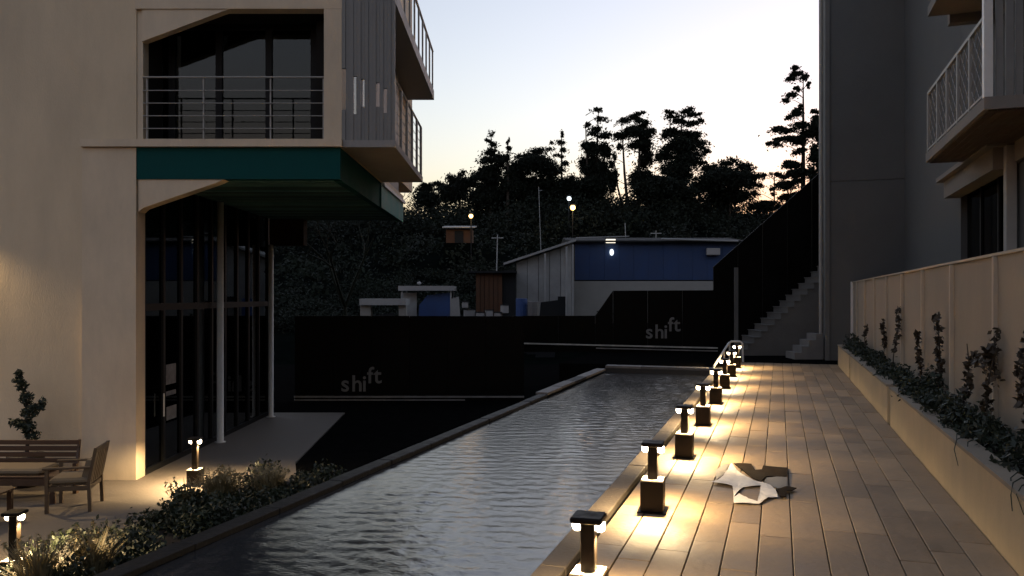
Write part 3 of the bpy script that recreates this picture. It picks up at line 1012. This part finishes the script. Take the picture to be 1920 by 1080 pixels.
def flat_scrap(name, label, cat, outline, m, z, lift, thick, part_name):
    pts = deck_poly(outline)
    c = sum(pts, Vector((0, 0))) / len(pts)
    o = thing(name, label, cat, (c.x, c.y, DECK + z))
    bm = bmesh.new()
    vs_ = [bm.verts.new((p.x - c.x + random.uniform(-.006, .006), p.y - c.y + random.uniform(-.012, .012), 0)) for p in pts]
    f_ = bm.faces.new(vs_)
    bmesh.ops.triangulate(bm, faces=[f_])
    for _ in range(3):
        bmesh.ops.subdivide_edges(bm, edges=[e for e in bm.edges if e.calc_length() > .07], cuts=1)
        bmesh.ops.triangulate(bm, faces=bm.faces[:])
    for v in bm.verts:
        x, y = v.co.x, v.co.y
        v.co.z = lift * (abs(math.sin(8 * x + 3.5 * y)) + .7 * abs(math.sin(13 * x - 4 * y + 1)) + .4 * random.random())
    bmesh.ops.recalc_face_normals(bm, faces=bm.faces)
    me = D.meshes.new(part_name)
    bm.to_mesh(me)
    bm.free()
    me.materials.append(M[m])
    q = link(part_name, me, o)
    sm = q.modifiers.new('thickness', 'SOLIDIFY')
    sm.thickness = thick
    sm.offset = 1
    return o


flat_scrap('torn_sheet', 'ragged white plastic sheet lying flat on the lit deck', 'plastic sheet',
           [(520, 235), (600, 320), (740, 420), (850, 480), (970, 505), (1060, 550), (1140, 620), (1180, 705), (1030, 720), (920, 795), (560, 790), (555, 700), (625, 665), (760, 735), (885, 770), (930, 545), (690, 562), (620, 650), (556, 690), (545, 550), (400, 520), (240, 500), (310, 470), (420, 420), (470, 330)],
           'sheet', .006, .012, .003, 'sheet')
flat_scrap('grey_sheet', 'grey translucent scrap joined to the left end of the white sheet', 'plastic sheet',
           [(505, 240), (455, 330), (405, 412), (300, 460), (310, 330), (380, 260)], 'sheet_grey', .005, .008, .003, 'sheet')
flat_scrap('grey_sheet', 'grey scrap lying between the dark card and the brown scrap', 'plastic sheet',
           [(985, 490), (1015, 430), (1300, 425), (1290, 560), (1170, 590), (1070, 545)], 'sheet_grey', .005, .008, .003, 'sheet')
flat_scrap('torn_cardboard', 'torn dark brown cardboard piece behind the white sheet', 'cardboard',
           [(560, 230), (800, 240), (860, 320), (950, 320), (970, 270), (1290, 290), (1300, 415), (1010, 420), (930, 485), (800, 425), (640, 300)], 'card', .004, .006, .008, 'card')
flat_scrap('cardboard_scrap', 'small dark brown scrap at the right corner of the white sheet', 'cardboard',
           [(1070, 570), (1160, 605), (1300, 570), (1430, 592), (1380, 625), (1295, 625), (1285, 705), (1195, 705), (1165, 640)], 'card', .012, .006, .008, 'card')

# lit handrail loop at the far end of the deck
hr = thing('handrail', 'pale metal handrail loop at the far end of the pool', 'handrail', W(-1.48, 22.6, DECK - .02), -TH)
part('rail', MB().tube([(-.16, -.75, .0), (-.15, -.70, .06), (.0, .6, .36), (.10, 1.5, .56), (.16, 1.75, .60), (.40, 1.78, .60), (.47, 1.78, .55), (.49, 1.78, .0)], .03, 8), 'pale_metal', hr)
part('rail_post', MB().tube([(.02, .75, .39), (.02, .75, .0)], .022, 8), 'pale_metal', hr)
part('rail_post', MB().tube([(.12, 1.6, .56), (.12, 1.6, .0)], .022, 8), 'pale_metal', hr)

# ================================================================== HOARDINGS


def letter(ch_, size):
    cu = D.curves.new('letter', 'FONT')
    cu.body = ch_
    cu.size = size
    cu.extrude = .012
    cu.offset = size * .012
    ob = D.objects.new('tmp', cu)
    COL.objects.link(ob)
    bpy.context.view_layer.update()
    me = D.meshes.new_from_object(ob.evaluated_get(bpy.context.evaluated_depsgraph_get()))
    D.objects.remove(ob)
    me.transform(Matrix.Rotation(R(90), 4, 'X'))
    me.materials.clear()
    me.materials.append(M['letter'])
    return me


def logo(parent, x, z, y, size, off=Vector((0, 0, 0))):
    cur = x
    for c_, adv, up in (('s', .50, 0), ('h', .50, 0), ('i', .25, 0), ('f', .31, .36), ('t', .3, .36)):
        me = letter(c_, size)
        link('letter', me, parent, Vector((cur, y, z + up * size)) - off)
        cur += adv * size * .92


hl = thing('hoarding', 'lower black hoarding panels with the word shift at plaza level', 'hoarding', (-3, 23, 0))
HL = Vector((-3, 23, 0))
xl, xr = -6.25, .35
n_ = 6
for k in range(n_):
    a, b_ = xl + (xr - xl) * k / n_, xl + (xr - xl) * (k + 1) / n_
    part('panel', MB().box(a + .006, b_ - .006, 23 + (k % 2) * .006, 23.05, .17, 2.44 + random.uniform(-.006, .006)), 'hoarding', hl, -HL)
part('backing', MB().box(xl + .02, xr - .02, 23.055, 23.08, .02, 2.40), 'hoarding', hl, -HL)
part('base_rail', MB().box(xl, xr, 22.93, 22.99, .10, .145), 'base_pipe_dk', hl, -HL)
part('base_rail', MB().box(xl, xr - 1.7, 22.95, 22.99, .012, .05), 'base_pipe_dk', hl, -HL)
part('kickboard', MB().box(xl, xr, 23.0, 23.04, .012, .165), 'hoarding', hl, -HL)
logo(hl, -4.92, .28, 22.985, .66, HL)

hu = thing('hoarding', 'upper black hoarding with stepped top and the word shift beyond the pool', 'hoarding', (4, 27.7, DECK))
HU = Vector((4, 27.7, DECK))
top = [(.36, 2.335), (2.88, 2.335), (3.50, 3.20), (7.02, 3.22)]


def top_z(x):
    for (a, za), (b_, zb) in zip(top, top[1:]):
        if a <= x <= b_:
            return za + (zb - za) * (x - a) / (b_ - a)
    return top[-1][1]


br = [.36, 1.6, 2.88, 3.50, 4.7, 5.9, 7.02]
for k in range(len(br) - 1):
    a, b_ = br[k], br[k + 1]
    part('panel', MB().prism([(a + .006, DECK + .12), (b_ - .006, DECK + .12), (b_ - .006, top_z(b_)), (a + .006, top_z(a))], 27.7 + (k % 2) * .006, 27.75), 'hoarding', hu, -HU)
part('base_rail', MB().prism([(.36, 1.36), (7.1, 1.20), (7.1, 1.245), (.36, 1.405)], 27.6, 27.66), 'base_pipe', hu, -HU)
part('base_rail', MB().prism([(2.9, 1.20), (7.1, 1.10), (7.1, 1.135), (2.9, 1.235)], 27.6, 27.66), 'base_pipe_dk', hu, -HU)
part('kickboard', MB().box(.36, 7.02, 27.7, 27.74, DECK - .02, DECK + .117), 'hoarding', hu, -HU)
part('corner_post', MB().box(7.66, 7.78, 27.5, 27.6, DECK - .02, 4.0), 'concrete', hu, -HU)
logo(hu, 4.62, 1.56, 27.685, .68, HU)
# hoarding climbing along the stair
xs2 = [7.02 + .86 * k for k in range(7)]
zt = lambda x: 4.23 + (x - 7.24) * .885
for k in range(6):
    a, b_ = xs2[k], xs2[k + 1]
    part('panel', MB().prism([(a + .006, DECK), (b_ - .006, DECK), (b_ - .006, zt(b_)), (a + .006, zt(a))], 27.9 + (k % 2) * .006, 27.95), 'hoarding', hu, -HU)

st = thing('concrete_stair', 'grey concrete stair climbing to the right behind the deck', 'staircase', (9, 26.5, DECK))
SO = Vector((9, 26.5, DECK))
poly = [(7.45, DECK - .02)]
x_, z_ = 7.45, DECK + .19
step = .215
tl = []
while x_ < 11.2:
    poly += [(x_, z_ - .03), (x_ + step, z_ - .03)]
    tl.append((x_, z_))
    x_ += step
    z_ += .197
poly += [(x_, DECK - .02)]
part('stair_flank', MB().prism(poly, 26.0, 27.4), 'concrete', st, -SO)
for a, z in tl:
    part('tread', MB().box(a - .02, a + step - .002, 25.97, 27.43, z - .028, z), 'concrete', st, -SO)
s2 = thing('low_steps', 'short pale concrete steps beside the grey wing wall', 'steps', (9, 24.6, DECK))
for k in range(4):
    a = 8.62 + .22 * k
    part('step', MB().box(a, a + .219, 24.4, 25.2, DECK - .02, DECK + .19 * (k + 1)), 'step_concrete', s2, (-9, -24.6, -DECK))

# ================================================================== SETTLEMENT BEHIND


def ground_at(p):
    return hill_z(p.x, p.y)


# blue building
bb = thing('blue_building', 'long blue corrugated metal building beyond the hoarding', 'building', (8.2, 46, 0))
BO = Vector((8.2, 46, 0))
b0, b1 = P(1078, 525, 46), P(1382, 455, 46)
n_ = 11
for k in range(n_):
    a = b0.x + (b1.x - b0.x) * k / n_
    c = b0.x + (b1.x - b0.x) * (k + 1) / n_
    part('wall_sheet', MB().box(a + .004, c - .004, 46 + (k % 2) * .014, 46.12, b0.z + .003, b1.z), 'blue', bb, -BO)
part('wall', MB().box(b0.x, b1.x, 46.13, 52, b0.z - 2.5, b1.z), 'roof_dk', bb, -BO)
part('roof', MB().prism([(45.6, b1.z + .003), (45.6, b1.z + .10), (49, b1.z + .5), (52.3, b1.z + .1), (52.3, b1.z + .003)], b0.x - .5, b1.x + .3, 'x'), 'roof_dk', bb, -BO)
g0, g1 = P(1240, 448, 45.5), P(1384, 452, 45.5)
part('gutter', MB().tube([g0, g1], .055, 6), 'grey_metal', bb, -BO)
part('gutter', MB().tube([P(1080, 446, 45.5), P(1180, 443, 45.5)], .03, 6), 'grey_metal', bb, -BO)
part('vent_pipe', MB().tube([P(1173, 445, 45.7), P(1172, 418, 45.7)], .03, 6), 'grey_metal', bb, -BO)
fl = P(1145, 452, 45.8)
part('floodlight', MB().cbox(fl, .55, .16, .22, .02), 'lamp_far_white', bb, -BO)
part('wall_lamp', MB().ball(P(1147, 473, 45.85), .12, 8, 6, 1.6), 'lamp_far_cool', bb, -BO)
part('wall_box', MB().cbox(P(1337, 472, 45.8), .75, .3, .40, .03), 'white_box', bb, -BO)

# grey rendered wall under the blue building
w0, w1 = P(1053, 527, 45), P(1352, 600, 45)
rw = tag(part('retaining_wall', MB().prism([(w0.x, w1.z - 2), (P(1352, 0, 45).x, w1.z - 2), (P(1352, 0, 45).x, P(0, 545, 45).z), (P(1366, 0, 45).x, w0.z), (w0.x, w0.z)], 45, 45.3), 'plinth', None), 'pale grey wall below the blue building', 'wall')

# grey shed with a sloping roof
sh = thing('metal_shed', 'pale grey metal shed with sloping roof left of the blue building', 'shed', (1.5, 43, 0))
SHO = Vector((1.5, 43, 0))
sh_l, sh_r = P(968, 492, 43), P(1072, 458, 43)
gz = hill_z(1.5, 43) - .3
n_ = 5
for k in range(n_):
    a = sh_l.x + (sh_r.x - sh_l.x) * k / n_
    c = sh_l.x + (sh_r.x - sh_l.x) * (k + 1) / n_
    za = sh_l.z + (sh_r.z - sh_l.z) * k / n_
    zc = sh_l.z + (sh_r.z - sh_l.z) * (k + 1) / n_
    part('wall_sheet', MB().prism([(a + .012, gz), (c - .012, gz), (c - .012, zc), (a + .012, za)], 43 + (k % 2) * .04, 43.1), 'grey_metal', sh, -SHO)
part('wall', MB().prism([(sh_l.x, gz), (sh_r.x, gz), (sh_r.x, sh_r.z - .02), (sh_l.x, sh_l.z - .02)], 43.11, 45.4), 'roof_dk', sh, -SHO)
e0, e1 = P(944, 497, 42.6), P(1080, 452, 42.6)
part('roof', MB().prism([(e0.x, e0.z), (e1.x, e1.z), (e1.x, e1.z + .12), (e0.x, e0.z + .12)], 42.5, 45.5), 'grey_metal', sh, -SHO)
for x in (1022, 1062, 1074):
    q = P(x, 560, 42.6)
    part('post', MB().box(q.x - .05, q.x + .05, 42.55, 42.65, gz, q.z + 2.4 + (x - 1020) * .009), 'grey_metal', sh, -SHO)
part('door', MB().box(sh_r.x - .75, sh_r.x - .25, 42.93, 42.99, gz, gz + 2.3), 'roof_dk', sh, -SHO)

# orange-brown hut
oh = thing('plank_hut', 'orange brown plank hut left of the grey shed', 'hut', (-1, 41, 0))
OHO = Vector((-1, 41, 0))
q0, q1 = P(892, 566, 41), P(942, 512, 41)
for k in range(6):
    a = q0.x + (q1.x - q0.x) * k / 6
    c = q0.x + (q1.x - q0.x) * (k + 1) / 6
    part('plank', MB().box(a + .012, c - .012, 41 + (k % 2) * .02, 41.1, .3, q1.z), 'orange', oh, -OHO)
part('wall', MB().box(q0.x, q1.x, 41.11, 43, .3, q1.z - .02), 'roof_dk', oh, -OHO)
part('side_wall', MB().box(q1.x + .01, q1.x + .7, 41.2, 43, .3, q1.z + .15), 'roof_dk', oh, -OHO)
part('roof', MB().box(q0.x - .35, q1.x + .75, 40.7, 43.2, q1.z + .003, q1.z + .1), 'roof_dk', oh, -OHO)

# stall with a flat pale roof and a blue tarpaulin
tsx = thing('market_stall', 'stall with flat pale roof and blue tarpaulin beyond the hoarding', 'stall', (-4.3, 40, 0))
TSO = Vector((-4.3, 40, 0))
a, c = P(748, 545, 40), P(852, 538, 40)
part('roof', MB().box(a.x, c.x, 39.7, 41.6, a.z, c.z + .05), 'white_box', tsx, -TSO)
for x in (a.x + .15, c.x - .2):
    for y in (39.8, 41.5):
        part('post', MB().box(x, x + .07, y, y + .07, 0.2, a.z), 'grey_metal', tsx, -TSO)
a2, c2_ = P(782, 600, 40), P(846, 548, 40)
part('tarpaulin', MB().prism([(a2.x, 1.0), (c2_.x, 1.0), (c2_.x, c2_.z), (a2.x + .5, c2_.z - .15), (a2.x + .1, a2.z + .75)], 40.1, 40.16), 'blue_tarp', tsx, -TSO)
part('back_panel', MB().box(a.x + .05, a.x + .85, 40.3, 40.36, .3, a.z - .1), 'grey_metal', tsx, -TSO)
part('roof_lamp', MB().ball(P(786, 531, 40.3), .11, 8, 6, .7), 'white_box', tsx, -TSO)

lo = thing('low_shelter', 'low shelter with flat grey roof left of the stall', 'shelter', (-6.6, 38, 0))
LOO = Vector((-6.6, 38, 0))
a, c = P(676, 572, 38), P(762, 560, 38)
part('roof', MB().box(a.x, c.x, 37.7, 39.4, a.z, c.z), 'grey_metal', lo, -LOO)
part('pier', MB().box(a.x, a.x + .5, 37.9, 38.4, 0.0, a.z - .003), 'plinth', lo, -LOO)
part('pier', MB().box(c.x - .35, c.x, 37.9, 38.4, 0.0, a.z - .003), 'plinth', lo, -LOO)

crs = [(880, 588, .50, .36), (900, 592, .42, .30), (917, 590, .34, .42), (934, 592, .34, .30), (872, 572, .3, .3), (946, 580, .3, .4)]
cl_names = ['pale crate lowest on the left of the jumble beyond the hoarding', 'second pale crate from the left in the jumble', 'upright pale crate in the middle of the jumble',
            'pale crate at the right end of the jumble', 'raised pale crate below the orange hut at its left', 'raised pale crate below the orange hut at its right']
for (x, y, sx, sz), nm in zip(crs, cl_names):
    q = P(x, y, 39.5)
    o = thing('crate', nm, 'crate', (q.x, q.y, q.z - sz / 2), random.uniform(-.4, .4), 'pale crates beyond the hoarding')
    part('shell', MB().cbox((0, 0, sz / 2), sx, .4, sz, .03), 'white_box', o)
    part('lid', MB().cbox((0, 0, sz + .02), sx + .05, .45, .04, .01), 'roof_dk', o)
tbk = thing('crate_platform', 'dark platform that carries the pale crates', 'platform', (-1.4, 39.5, 0))
part('platform_top', MB().box(-1.4, 1.4, -.35, .5, 1.9, 1.98), 'roof_dk', tbk)
for sx in (-1.3, 1.3):
    part('leg', MB().box(sx - .05, sx + .05, -.3, .4, 0, 1.9), 'roof_dk', tbk)

# clutter of the yard
def drum(x, y, Y, m, label):
    p = P(x, y, Y)
    o = thing('drum', label, 'drum', (p.x, p.y, 0), 0, 'drums in the yard')
    h = p.z
    part('shell', MB().lathe((0, 0, h - .85), [(.27, 0), (.28, .02), (.28, .27), (.295, .285), (.28, .30), (.28, .56), (.295, .575), (.28, .59), (.28, .85), (.25, .86)], 14), m, o)
    part('stand', MB().box(-.32, .32, -.32, .32, 0, h - .853), 'roof_dk', o)


drum(1000, 566, 38.5, 'pale_box_dk', 'grey drum left of the grey shed corner')
drum(978, 560, 38.8, 'blue_tarp', 'blue drum beside the grey drum below the shed roof')


def board(x0, x1, y, Y, m, tilt, label):
    a, c = P(x0, y, Y), P(x1, y, Y)
    o = thing('leaning_board', label, 'board', (a.x, Y, hill_z(a.x, Y)), 0, 'boards leaning in the yard')
    h = a.z - hill_z(a.x, Y)
    w = c.x - a.x
    part('sheet', MB().prism([(0, 0), (w, 0), (w + tilt, h), (tilt, h - .12)], 0, .05), m, o)
    part('prop', MB().tube([(w * .5, .9, 0), (w * .5 + tilt, .06, h * .9)], .035, 5), 'bark', o)


board(1004, 1040, 562, 37.5, 'roof_dk', .25, 'dark board leaning in front of the grey shed')
board(852, 868, 556, 38.2, 'grey_metal', -.2, 'narrow pale sheet leaning right of the blue tarpaulin')
board(700, 735, 586, 36.5, 'roof_dk', .1, 'dark board under the low flat shelter roof')


def pole(x, y0, Y, label, lean=.1):
    p = P(x, y0, Y)
    gz_ = hill_z(p.x, Y)
    o = thing('utility_pole', label, 'pole', (p.x, Y, gz_), 0, 'poles on the slope')
    part('shaft', MB().tube([(0, 0, -.3), (lean, 0, p.z - gz_)], .05, 6, .035), 'grey_metal', o)
    part('crossarm', MB().box(lean - .4, lean + .4, -.03, .03, p.z - gz_ - .25, p.z - gz_ - .19), 'grey_metal', o)


pole(930, 440, 54, 'short pole on the slope left of the slanting mast')
pole(1230, 432, 60, 'short pole on the slope behind the blue roof', .0)

# hut on the slope, lit by a lamp
hh = thing('hillside_hut', 'small brown hut with a pale eave high on the dark slope', 'hut', P(862, 470, 64))
part('wall', MB().box(-1.1, 1.0, 0, 2.2, .62, 1.75), 'orange', hh)
part('stone_base', MB().box(-1.3, 1.2, -.1, 2.4, -1.6, .617), 'earth', hh)
part('roof', MB().prism([(-.5, 1.78), (2.5, 2.1), (2.5, 2.2), (-.5, 1.88)], -1.35, 1.25, 'x'), 'grey_metal', hh)
part('door', MB().box(-.4, .3, -.05, -.004, .63, 1.6), 'roof_dk', hh)


def street_lamp(x, y, Y, kind, label, power, r=.2):
    power *= .05
    p = P(x, y, Y)
    gz_ = hill_z(p.x, p.y)
    o = thing('street_lamp', label, 'street lamp', (p.x, p.y, gz_), 0, 'lamps on the hillside')
    h = p.z - gz_
    part('pole', MB().tube([(0, .25, -.2), (0, .25, h - .1), (0, .2, h + .22), (0, 0, h + .25)], .05, 6, .035), 'roof_dk', o)
    part('hood', MB().lathe((0, 0, h + r * .8), [(r * 1.2, 0), (r * .9, .1), (.05, .16)], 10), 'dark_frame', o)
    part('bulb', MB().ball((0, 0, h), r, 10, 6), kind, o, smooth=True)
    l = D.lights.new('lamp_light', 'POINT')
    l.energy = power
    l.color = (1, .62, .28) if 'warm' in kind else (.85, .93, 1)
    l.shadow_soft_size = .1
    lo_ = D.objects.new('lamp_light', l)
    COL.objects.link(lo_)
    lo_.parent = o
    lo_.location = (0, -.35, h - .25)


street_lamp(883, 405, 62, 'lamp_far_warm', 'warm street lamp above the small hut on the slope', 60, .17)
street_lamp(1067, 372, 84, 'lamp_far_cool', 'cool white street lamp, upper of the pair on the slope', 60, .24)
street_lamp(1074, 389, 80, 'lamp_far_warm', 'orange street lamp, lower of the pair on the slope', 220, .27)

ms = thing('antenna_mast', 'thin slanting mast rising over the grey shed', 'mast', P(1018, 470, 48))
part('pole', MB().tube([(0, 0, -3.5), P(1010, 350, 48) - P(1018, 470, 48)], .035, 6, .02), 'grey_metal', ms)
part('crossbar', MB().tube([(-.28, 0, 3.6), (-.05, 0, 3.62)], .02, 5), 'grey_metal', ms)

# ================================================================== TREES


def tree(label, base, Y, clumps, dens=1.0, leaf=.30, name='tree', trunks=None, m='leaf_hill', depth=.9):
    """clumps: (x, y, rx, ry) in photo pixels at distance Y; grown into real crowns with depth"""
    bp_ = P(base, 400, Y)
    gz_ = hill_z(bp_.x, Y)
    o = thing(name, label, 'tree', (bp_.x, Y, gz_), 0, 'trees on the hill')
    cl_ = []
    k_ = Y / F
    for (x, y, rx, ry) in clumps:
        p = P(x, y, Y) - Vector((bp_.x, Y, gz_))
        dy = RNG.uniform(-1, 1) * rx * k_ * .5
        # break every clump into smaller sprays for an uneven outline
        ns = max(3, int(rx * ry / 45))
        for s_ in range(ns):
            a = RNG.normal(size=3)
            a /= np.linalg.norm(a)
            q = RNG.random() ** .5
            f_ = RNG.uniform(.28, .5)
            cl_.append((p.x + a[0] * q * rx * k_ * .72, p.y + dy + a[1] * q * rx * k_ * depth * .72, p.z + a[2] * q * ry * k_ * .72,
                        1.28 * rx * k_ * f_, 1.28 * rx * k_ * f_ * depth, max(.16, 1.25 * ry * k_ * f_), rx * ry))
    area = sum(c[2] * c[3] for c in clumps)
    n = int(min(16000, max(600, area * 4.0 * dens)))
    link('crown', leaf_mesh('crown', cl_, int(n * 1.9), leaf * .6, m, 2.4, soft=.9), o)
    tm_ = MB()
    topc = min(clumps, key=lambda c: c[1])
    tt = trunks or [(topc[0], topc[1])]
    for (tx, ty) in tt:
        e = P(tx, ty, Y) - Vector((bp_.x, Y, gz_))
        s0 = Vector((e.x * .45, 0, -.4))
        mid = Vector((e.x * .8 + RNG.uniform(-.15, .15), 0, e.z * .5))
        tm_.tube([s0, s0.lerp(mid, .5) + Vector((RNG.uniform(-.1, .1), 0, 0)), mid, mid.lerp(e, .55), e], max(.12, e.z * .022), 7, .05)
        for c in clumps:
            p = P(c[0], c[1], Y) - Vector((bp_.x, Y, gz_))
            if len(tt) > 1 and abs(c[0] - tx) > 45:
                continue
            z0_ = max(.5, min(p.z * .97, p.z - .35 * abs(p.x - e.x)))
            s_ = Vector((e.x * min(1, .6 + .4 * z0_ / e.z), 0, z0_))
            tm_.tube([s_, s_.lerp(p, .5) + Vector((0, 0, .2)), p], .05, 4, .015)
    part('trunk', tm_, 'bark', o)
    return o


tree('small dark bush tree at the far left of the skyline, beside the balcony', 808, 100, [(795, 352, 18, 14), (815, 347, 14, 10), (826, 352, 10, 14), (800, 370, 30, 18)])
tree('low rounded tree left of the first tall conifer', 860, 98, [(862, 325, 14, 12), (850, 338, 20, 14), (875, 345, 22, 18), (855, 362, 34, 20)])
tree('pointed conifer with a thin tip, leftmost tall tree', 922, 96, [(921, 248, 7, 9), (916, 262, 9, 8), (926, 272, 14, 10), (920, 288, 22, 12), (908, 303, 22, 12), (938, 305, 22, 16), (920, 330, 36, 22), (915, 365, 44, 26)], 1.1)
tree('narrow spire tree beside the pointed conifer', 953, 94, [(952, 262, 4, 9), (953, 278, 6, 10), (954, 296, 9, 14), (955, 320, 14, 18), (955, 350, 22, 24)], 1.1, .26)
tree('broad flat topped dark tree in the left middle of the skyline', 1005, 97, [(985, 290, 26, 12), (1015, 284, 30, 12), (1000, 310, 46, 22), (975, 325, 32, 24), (1030, 320, 26, 24), (1000, 355, 58, 30)], 1.2)
tree('lacy slender tree showing sky through its crown', 1052, 99, [(1053, 252, 5, 9), (1050, 268, 11, 7), (1058, 282, 12, 7), (1046, 292, 11, 6), (1056, 304, 14, 8), (1050, 318, 14, 9), (1034, 268, 5, 6), (1054, 340, 14, 14)], .6, .26)
tree('tall ragged tree with two crowns left of centre', 1115, 95, [(1122, 208, 13, 8), (1127, 222, 15, 9), (1122, 238, 16, 9), (1098, 236, 9, 8), (1106, 252, 17, 10), (1132, 254, 18, 12), (1096, 272, 11, 14), (1112, 280, 22, 18), (1135, 282, 18, 18), (1105, 310, 24, 24), (1130, 322, 22, 26), (1112, 355, 34, 28)], 1.15, trunks=[(1122, 210), (1098, 238)])
tree('tall dark tree with leaning crown at the centre of the skyline', 1190, 97, [(1196, 213, 14, 7), (1184, 223, 20, 9), (1168, 232, 17, 8), (1205, 232, 18, 12), (1185, 247, 30, 13), (1215, 252, 18, 14), (1160, 257, 14, 12), (1202, 272, 26, 14), (1165, 275, 9, 12), (1215, 296, 18, 22), (1208, 335, 24, 26), (1150, 300, 9, 18), (1150, 340, 12, 26)], 1.05, trunks=[(1200, 214), (1166, 236), (1150, 290)])
tree('umbrella shaped tree with a wide flat crown right of centre', 1275, 95, [(1252, 210, 16, 8), (1278, 208, 24, 8), (1303, 216, 20, 9), (1318, 226, 10, 6), (1262, 224, 26, 10), (1290, 232, 24, 10), (1258, 248, 26, 14), (1295, 252, 28, 14), (1312, 270, 22, 12), (1272, 275, 32, 18), (1322, 283, 14, 12), (1245, 290, 18, 18), (1290, 300, 34, 20), (1265, 325, 34, 24), (1318, 304, 16, 8)], 1.15)
tree('broad round topped tree below the umbrella tree', 1365, 92, [(1340, 316, 26, 14), (1370, 306, 28, 10), (1398, 316, 24, 14), (1355, 335, 48, 24), (1400, 340, 26, 20), (1325, 345, 34, 24), (1375, 365, 46, 22)], 1.2)
tree('thin see through tree between the broad tree and the tall pine', 1440, 93, [(1432, 330, 14, 9), (1452, 326, 12, 8), (1424, 348, 10, 8), (1466, 330, 16, 9), (1448, 358, 12, 9), (1476, 345, 18, 12), (1415, 362, 14, 10), (1440, 384, 40, 10), (1480, 370, 26, 14)], .75, .26)
tree('tall layered pine near the grey wing wall', 1507, 90, [(1492, 127, 11, 6), (1496, 138, 17, 8), (1482, 147, 14, 7), (1508, 148, 12, 8), (1516, 160, 6, 7), (1484, 176, 14, 8), (1474, 186, 10, 6), (1496, 167, 10, 5), (1488, 212, 15, 9), (1478, 220, 9, 5), (1496, 202, 8, 8), (1500, 235, 22, 9), (1472, 240, 22, 9), (1452, 268, 16, 7), (1470, 258, 24, 8), (1495, 262, 26, 10), (1520, 250, 18, 12), (1494, 285, 20, 8), (1485, 305, 22, 10), (1500, 325, 24, 12), (1482, 345, 26, 10)], 1.0, .28, 'pine_tree', trunks=[(1506, 150)])
tree('dense dark pine half hidden by the grey wing wall', 1538, 88, [(1532, 208, 14, 8), (1540, 222, 18, 12), (1528, 245, 16, 14), (1545, 255, 20, 18), (1535, 285, 18, 20), (1548, 310, 20, 24), (1530, 330, 16, 20), (1550, 150, 8, 12), (1548, 175, 7, 10)], 1.2, .28, 'pine_tree')
tree('low dark tree at the foot of the skyline behind the mast', 1068, 96, [(1060, 345, 24, 20), (1085, 352, 22, 22), (1040, 365, 26, 20), (1075, 375, 34, 18)], 1.1)
tree('low dark tree in front of the umbrella tree', 1245, 90, [(1240, 350, 30, 22), (1275, 355, 34, 22), (1210, 365, 30, 20), (1255, 380, 50, 18)], 1.1)

# scrub that covers the slope, one mass
N = 26000
xs_ = RNG.uniform(-34, 46, N)
ys_ = 60 + 52 * RNG.random(N) ** .7
cl = []
for k in range(520):
    x = RNG.uniform(-34, 46)
    y = 56 + 56 * RNG.random() ** .7
    r_ = RNG.uniform(.5, 1.5) * (1.9 if y > 84 and x < 27 else 1.0)
    cl.append((x, y, hill_z(x, y) + r_ * .45, r_ * 1.3, r_ * 1.3, r_ * .9, r_ * r_))
sc_ = link('hillside_scrub', leaf_mesh('hillside_scrub', cl, 120000, .18, 'leaf_hill', 1.8, soft=.4))
sc_['kind'] = 'stuff'
cl = []
for k in range(330):
    x = RNG.uniform(-30, 8)
    y = RNG.uniform(44, 62)
    r_ = RNG.uniform(.4, .95)
    cl.append((x, y, hill_z(x, y) + r_ * .4, r_ * 1.4, r_ * 1.4, r_ * .8, r_ * r_))
sc2 = link('slope_undergrowth', leaf_mesh('slope_undergrowth', cl, 90000, .10, 'leaf_hill', 1.9, soft=.4))
sc2['kind'] = 'stuff'

# bare tree behind the lower hoarding
bt = thing('bare_tree', 'bare branched tree behind the lower black hoarding, under the canopy tip', 'tree', (-6.6, 31, 0))
tm = MB()
def branch(p, d, ln, r, depth):
    e = p + d * ln
    tm.tube([p, p.lerp(e, .5) + Vector((RNG.normal() * .05, RNG.normal() * .05, RNG.normal() * .04)), e], r, 5, r * .6)
    if depth:
        for k in range(3):
            nd = (d + Vector((RNG.normal() * .55, RNG.normal() * .4, RNG.normal() * .35 + .1))).normalized()
            branch(e, nd, ln * RNG.uniform(.6, .8), r * .58, depth - 1)
branch(Vector((0, 0, 0)), Vector((.05, 0, 1)), 2.6, .13, 4)
part('trunk', tm, 'leaf_hill', bt)
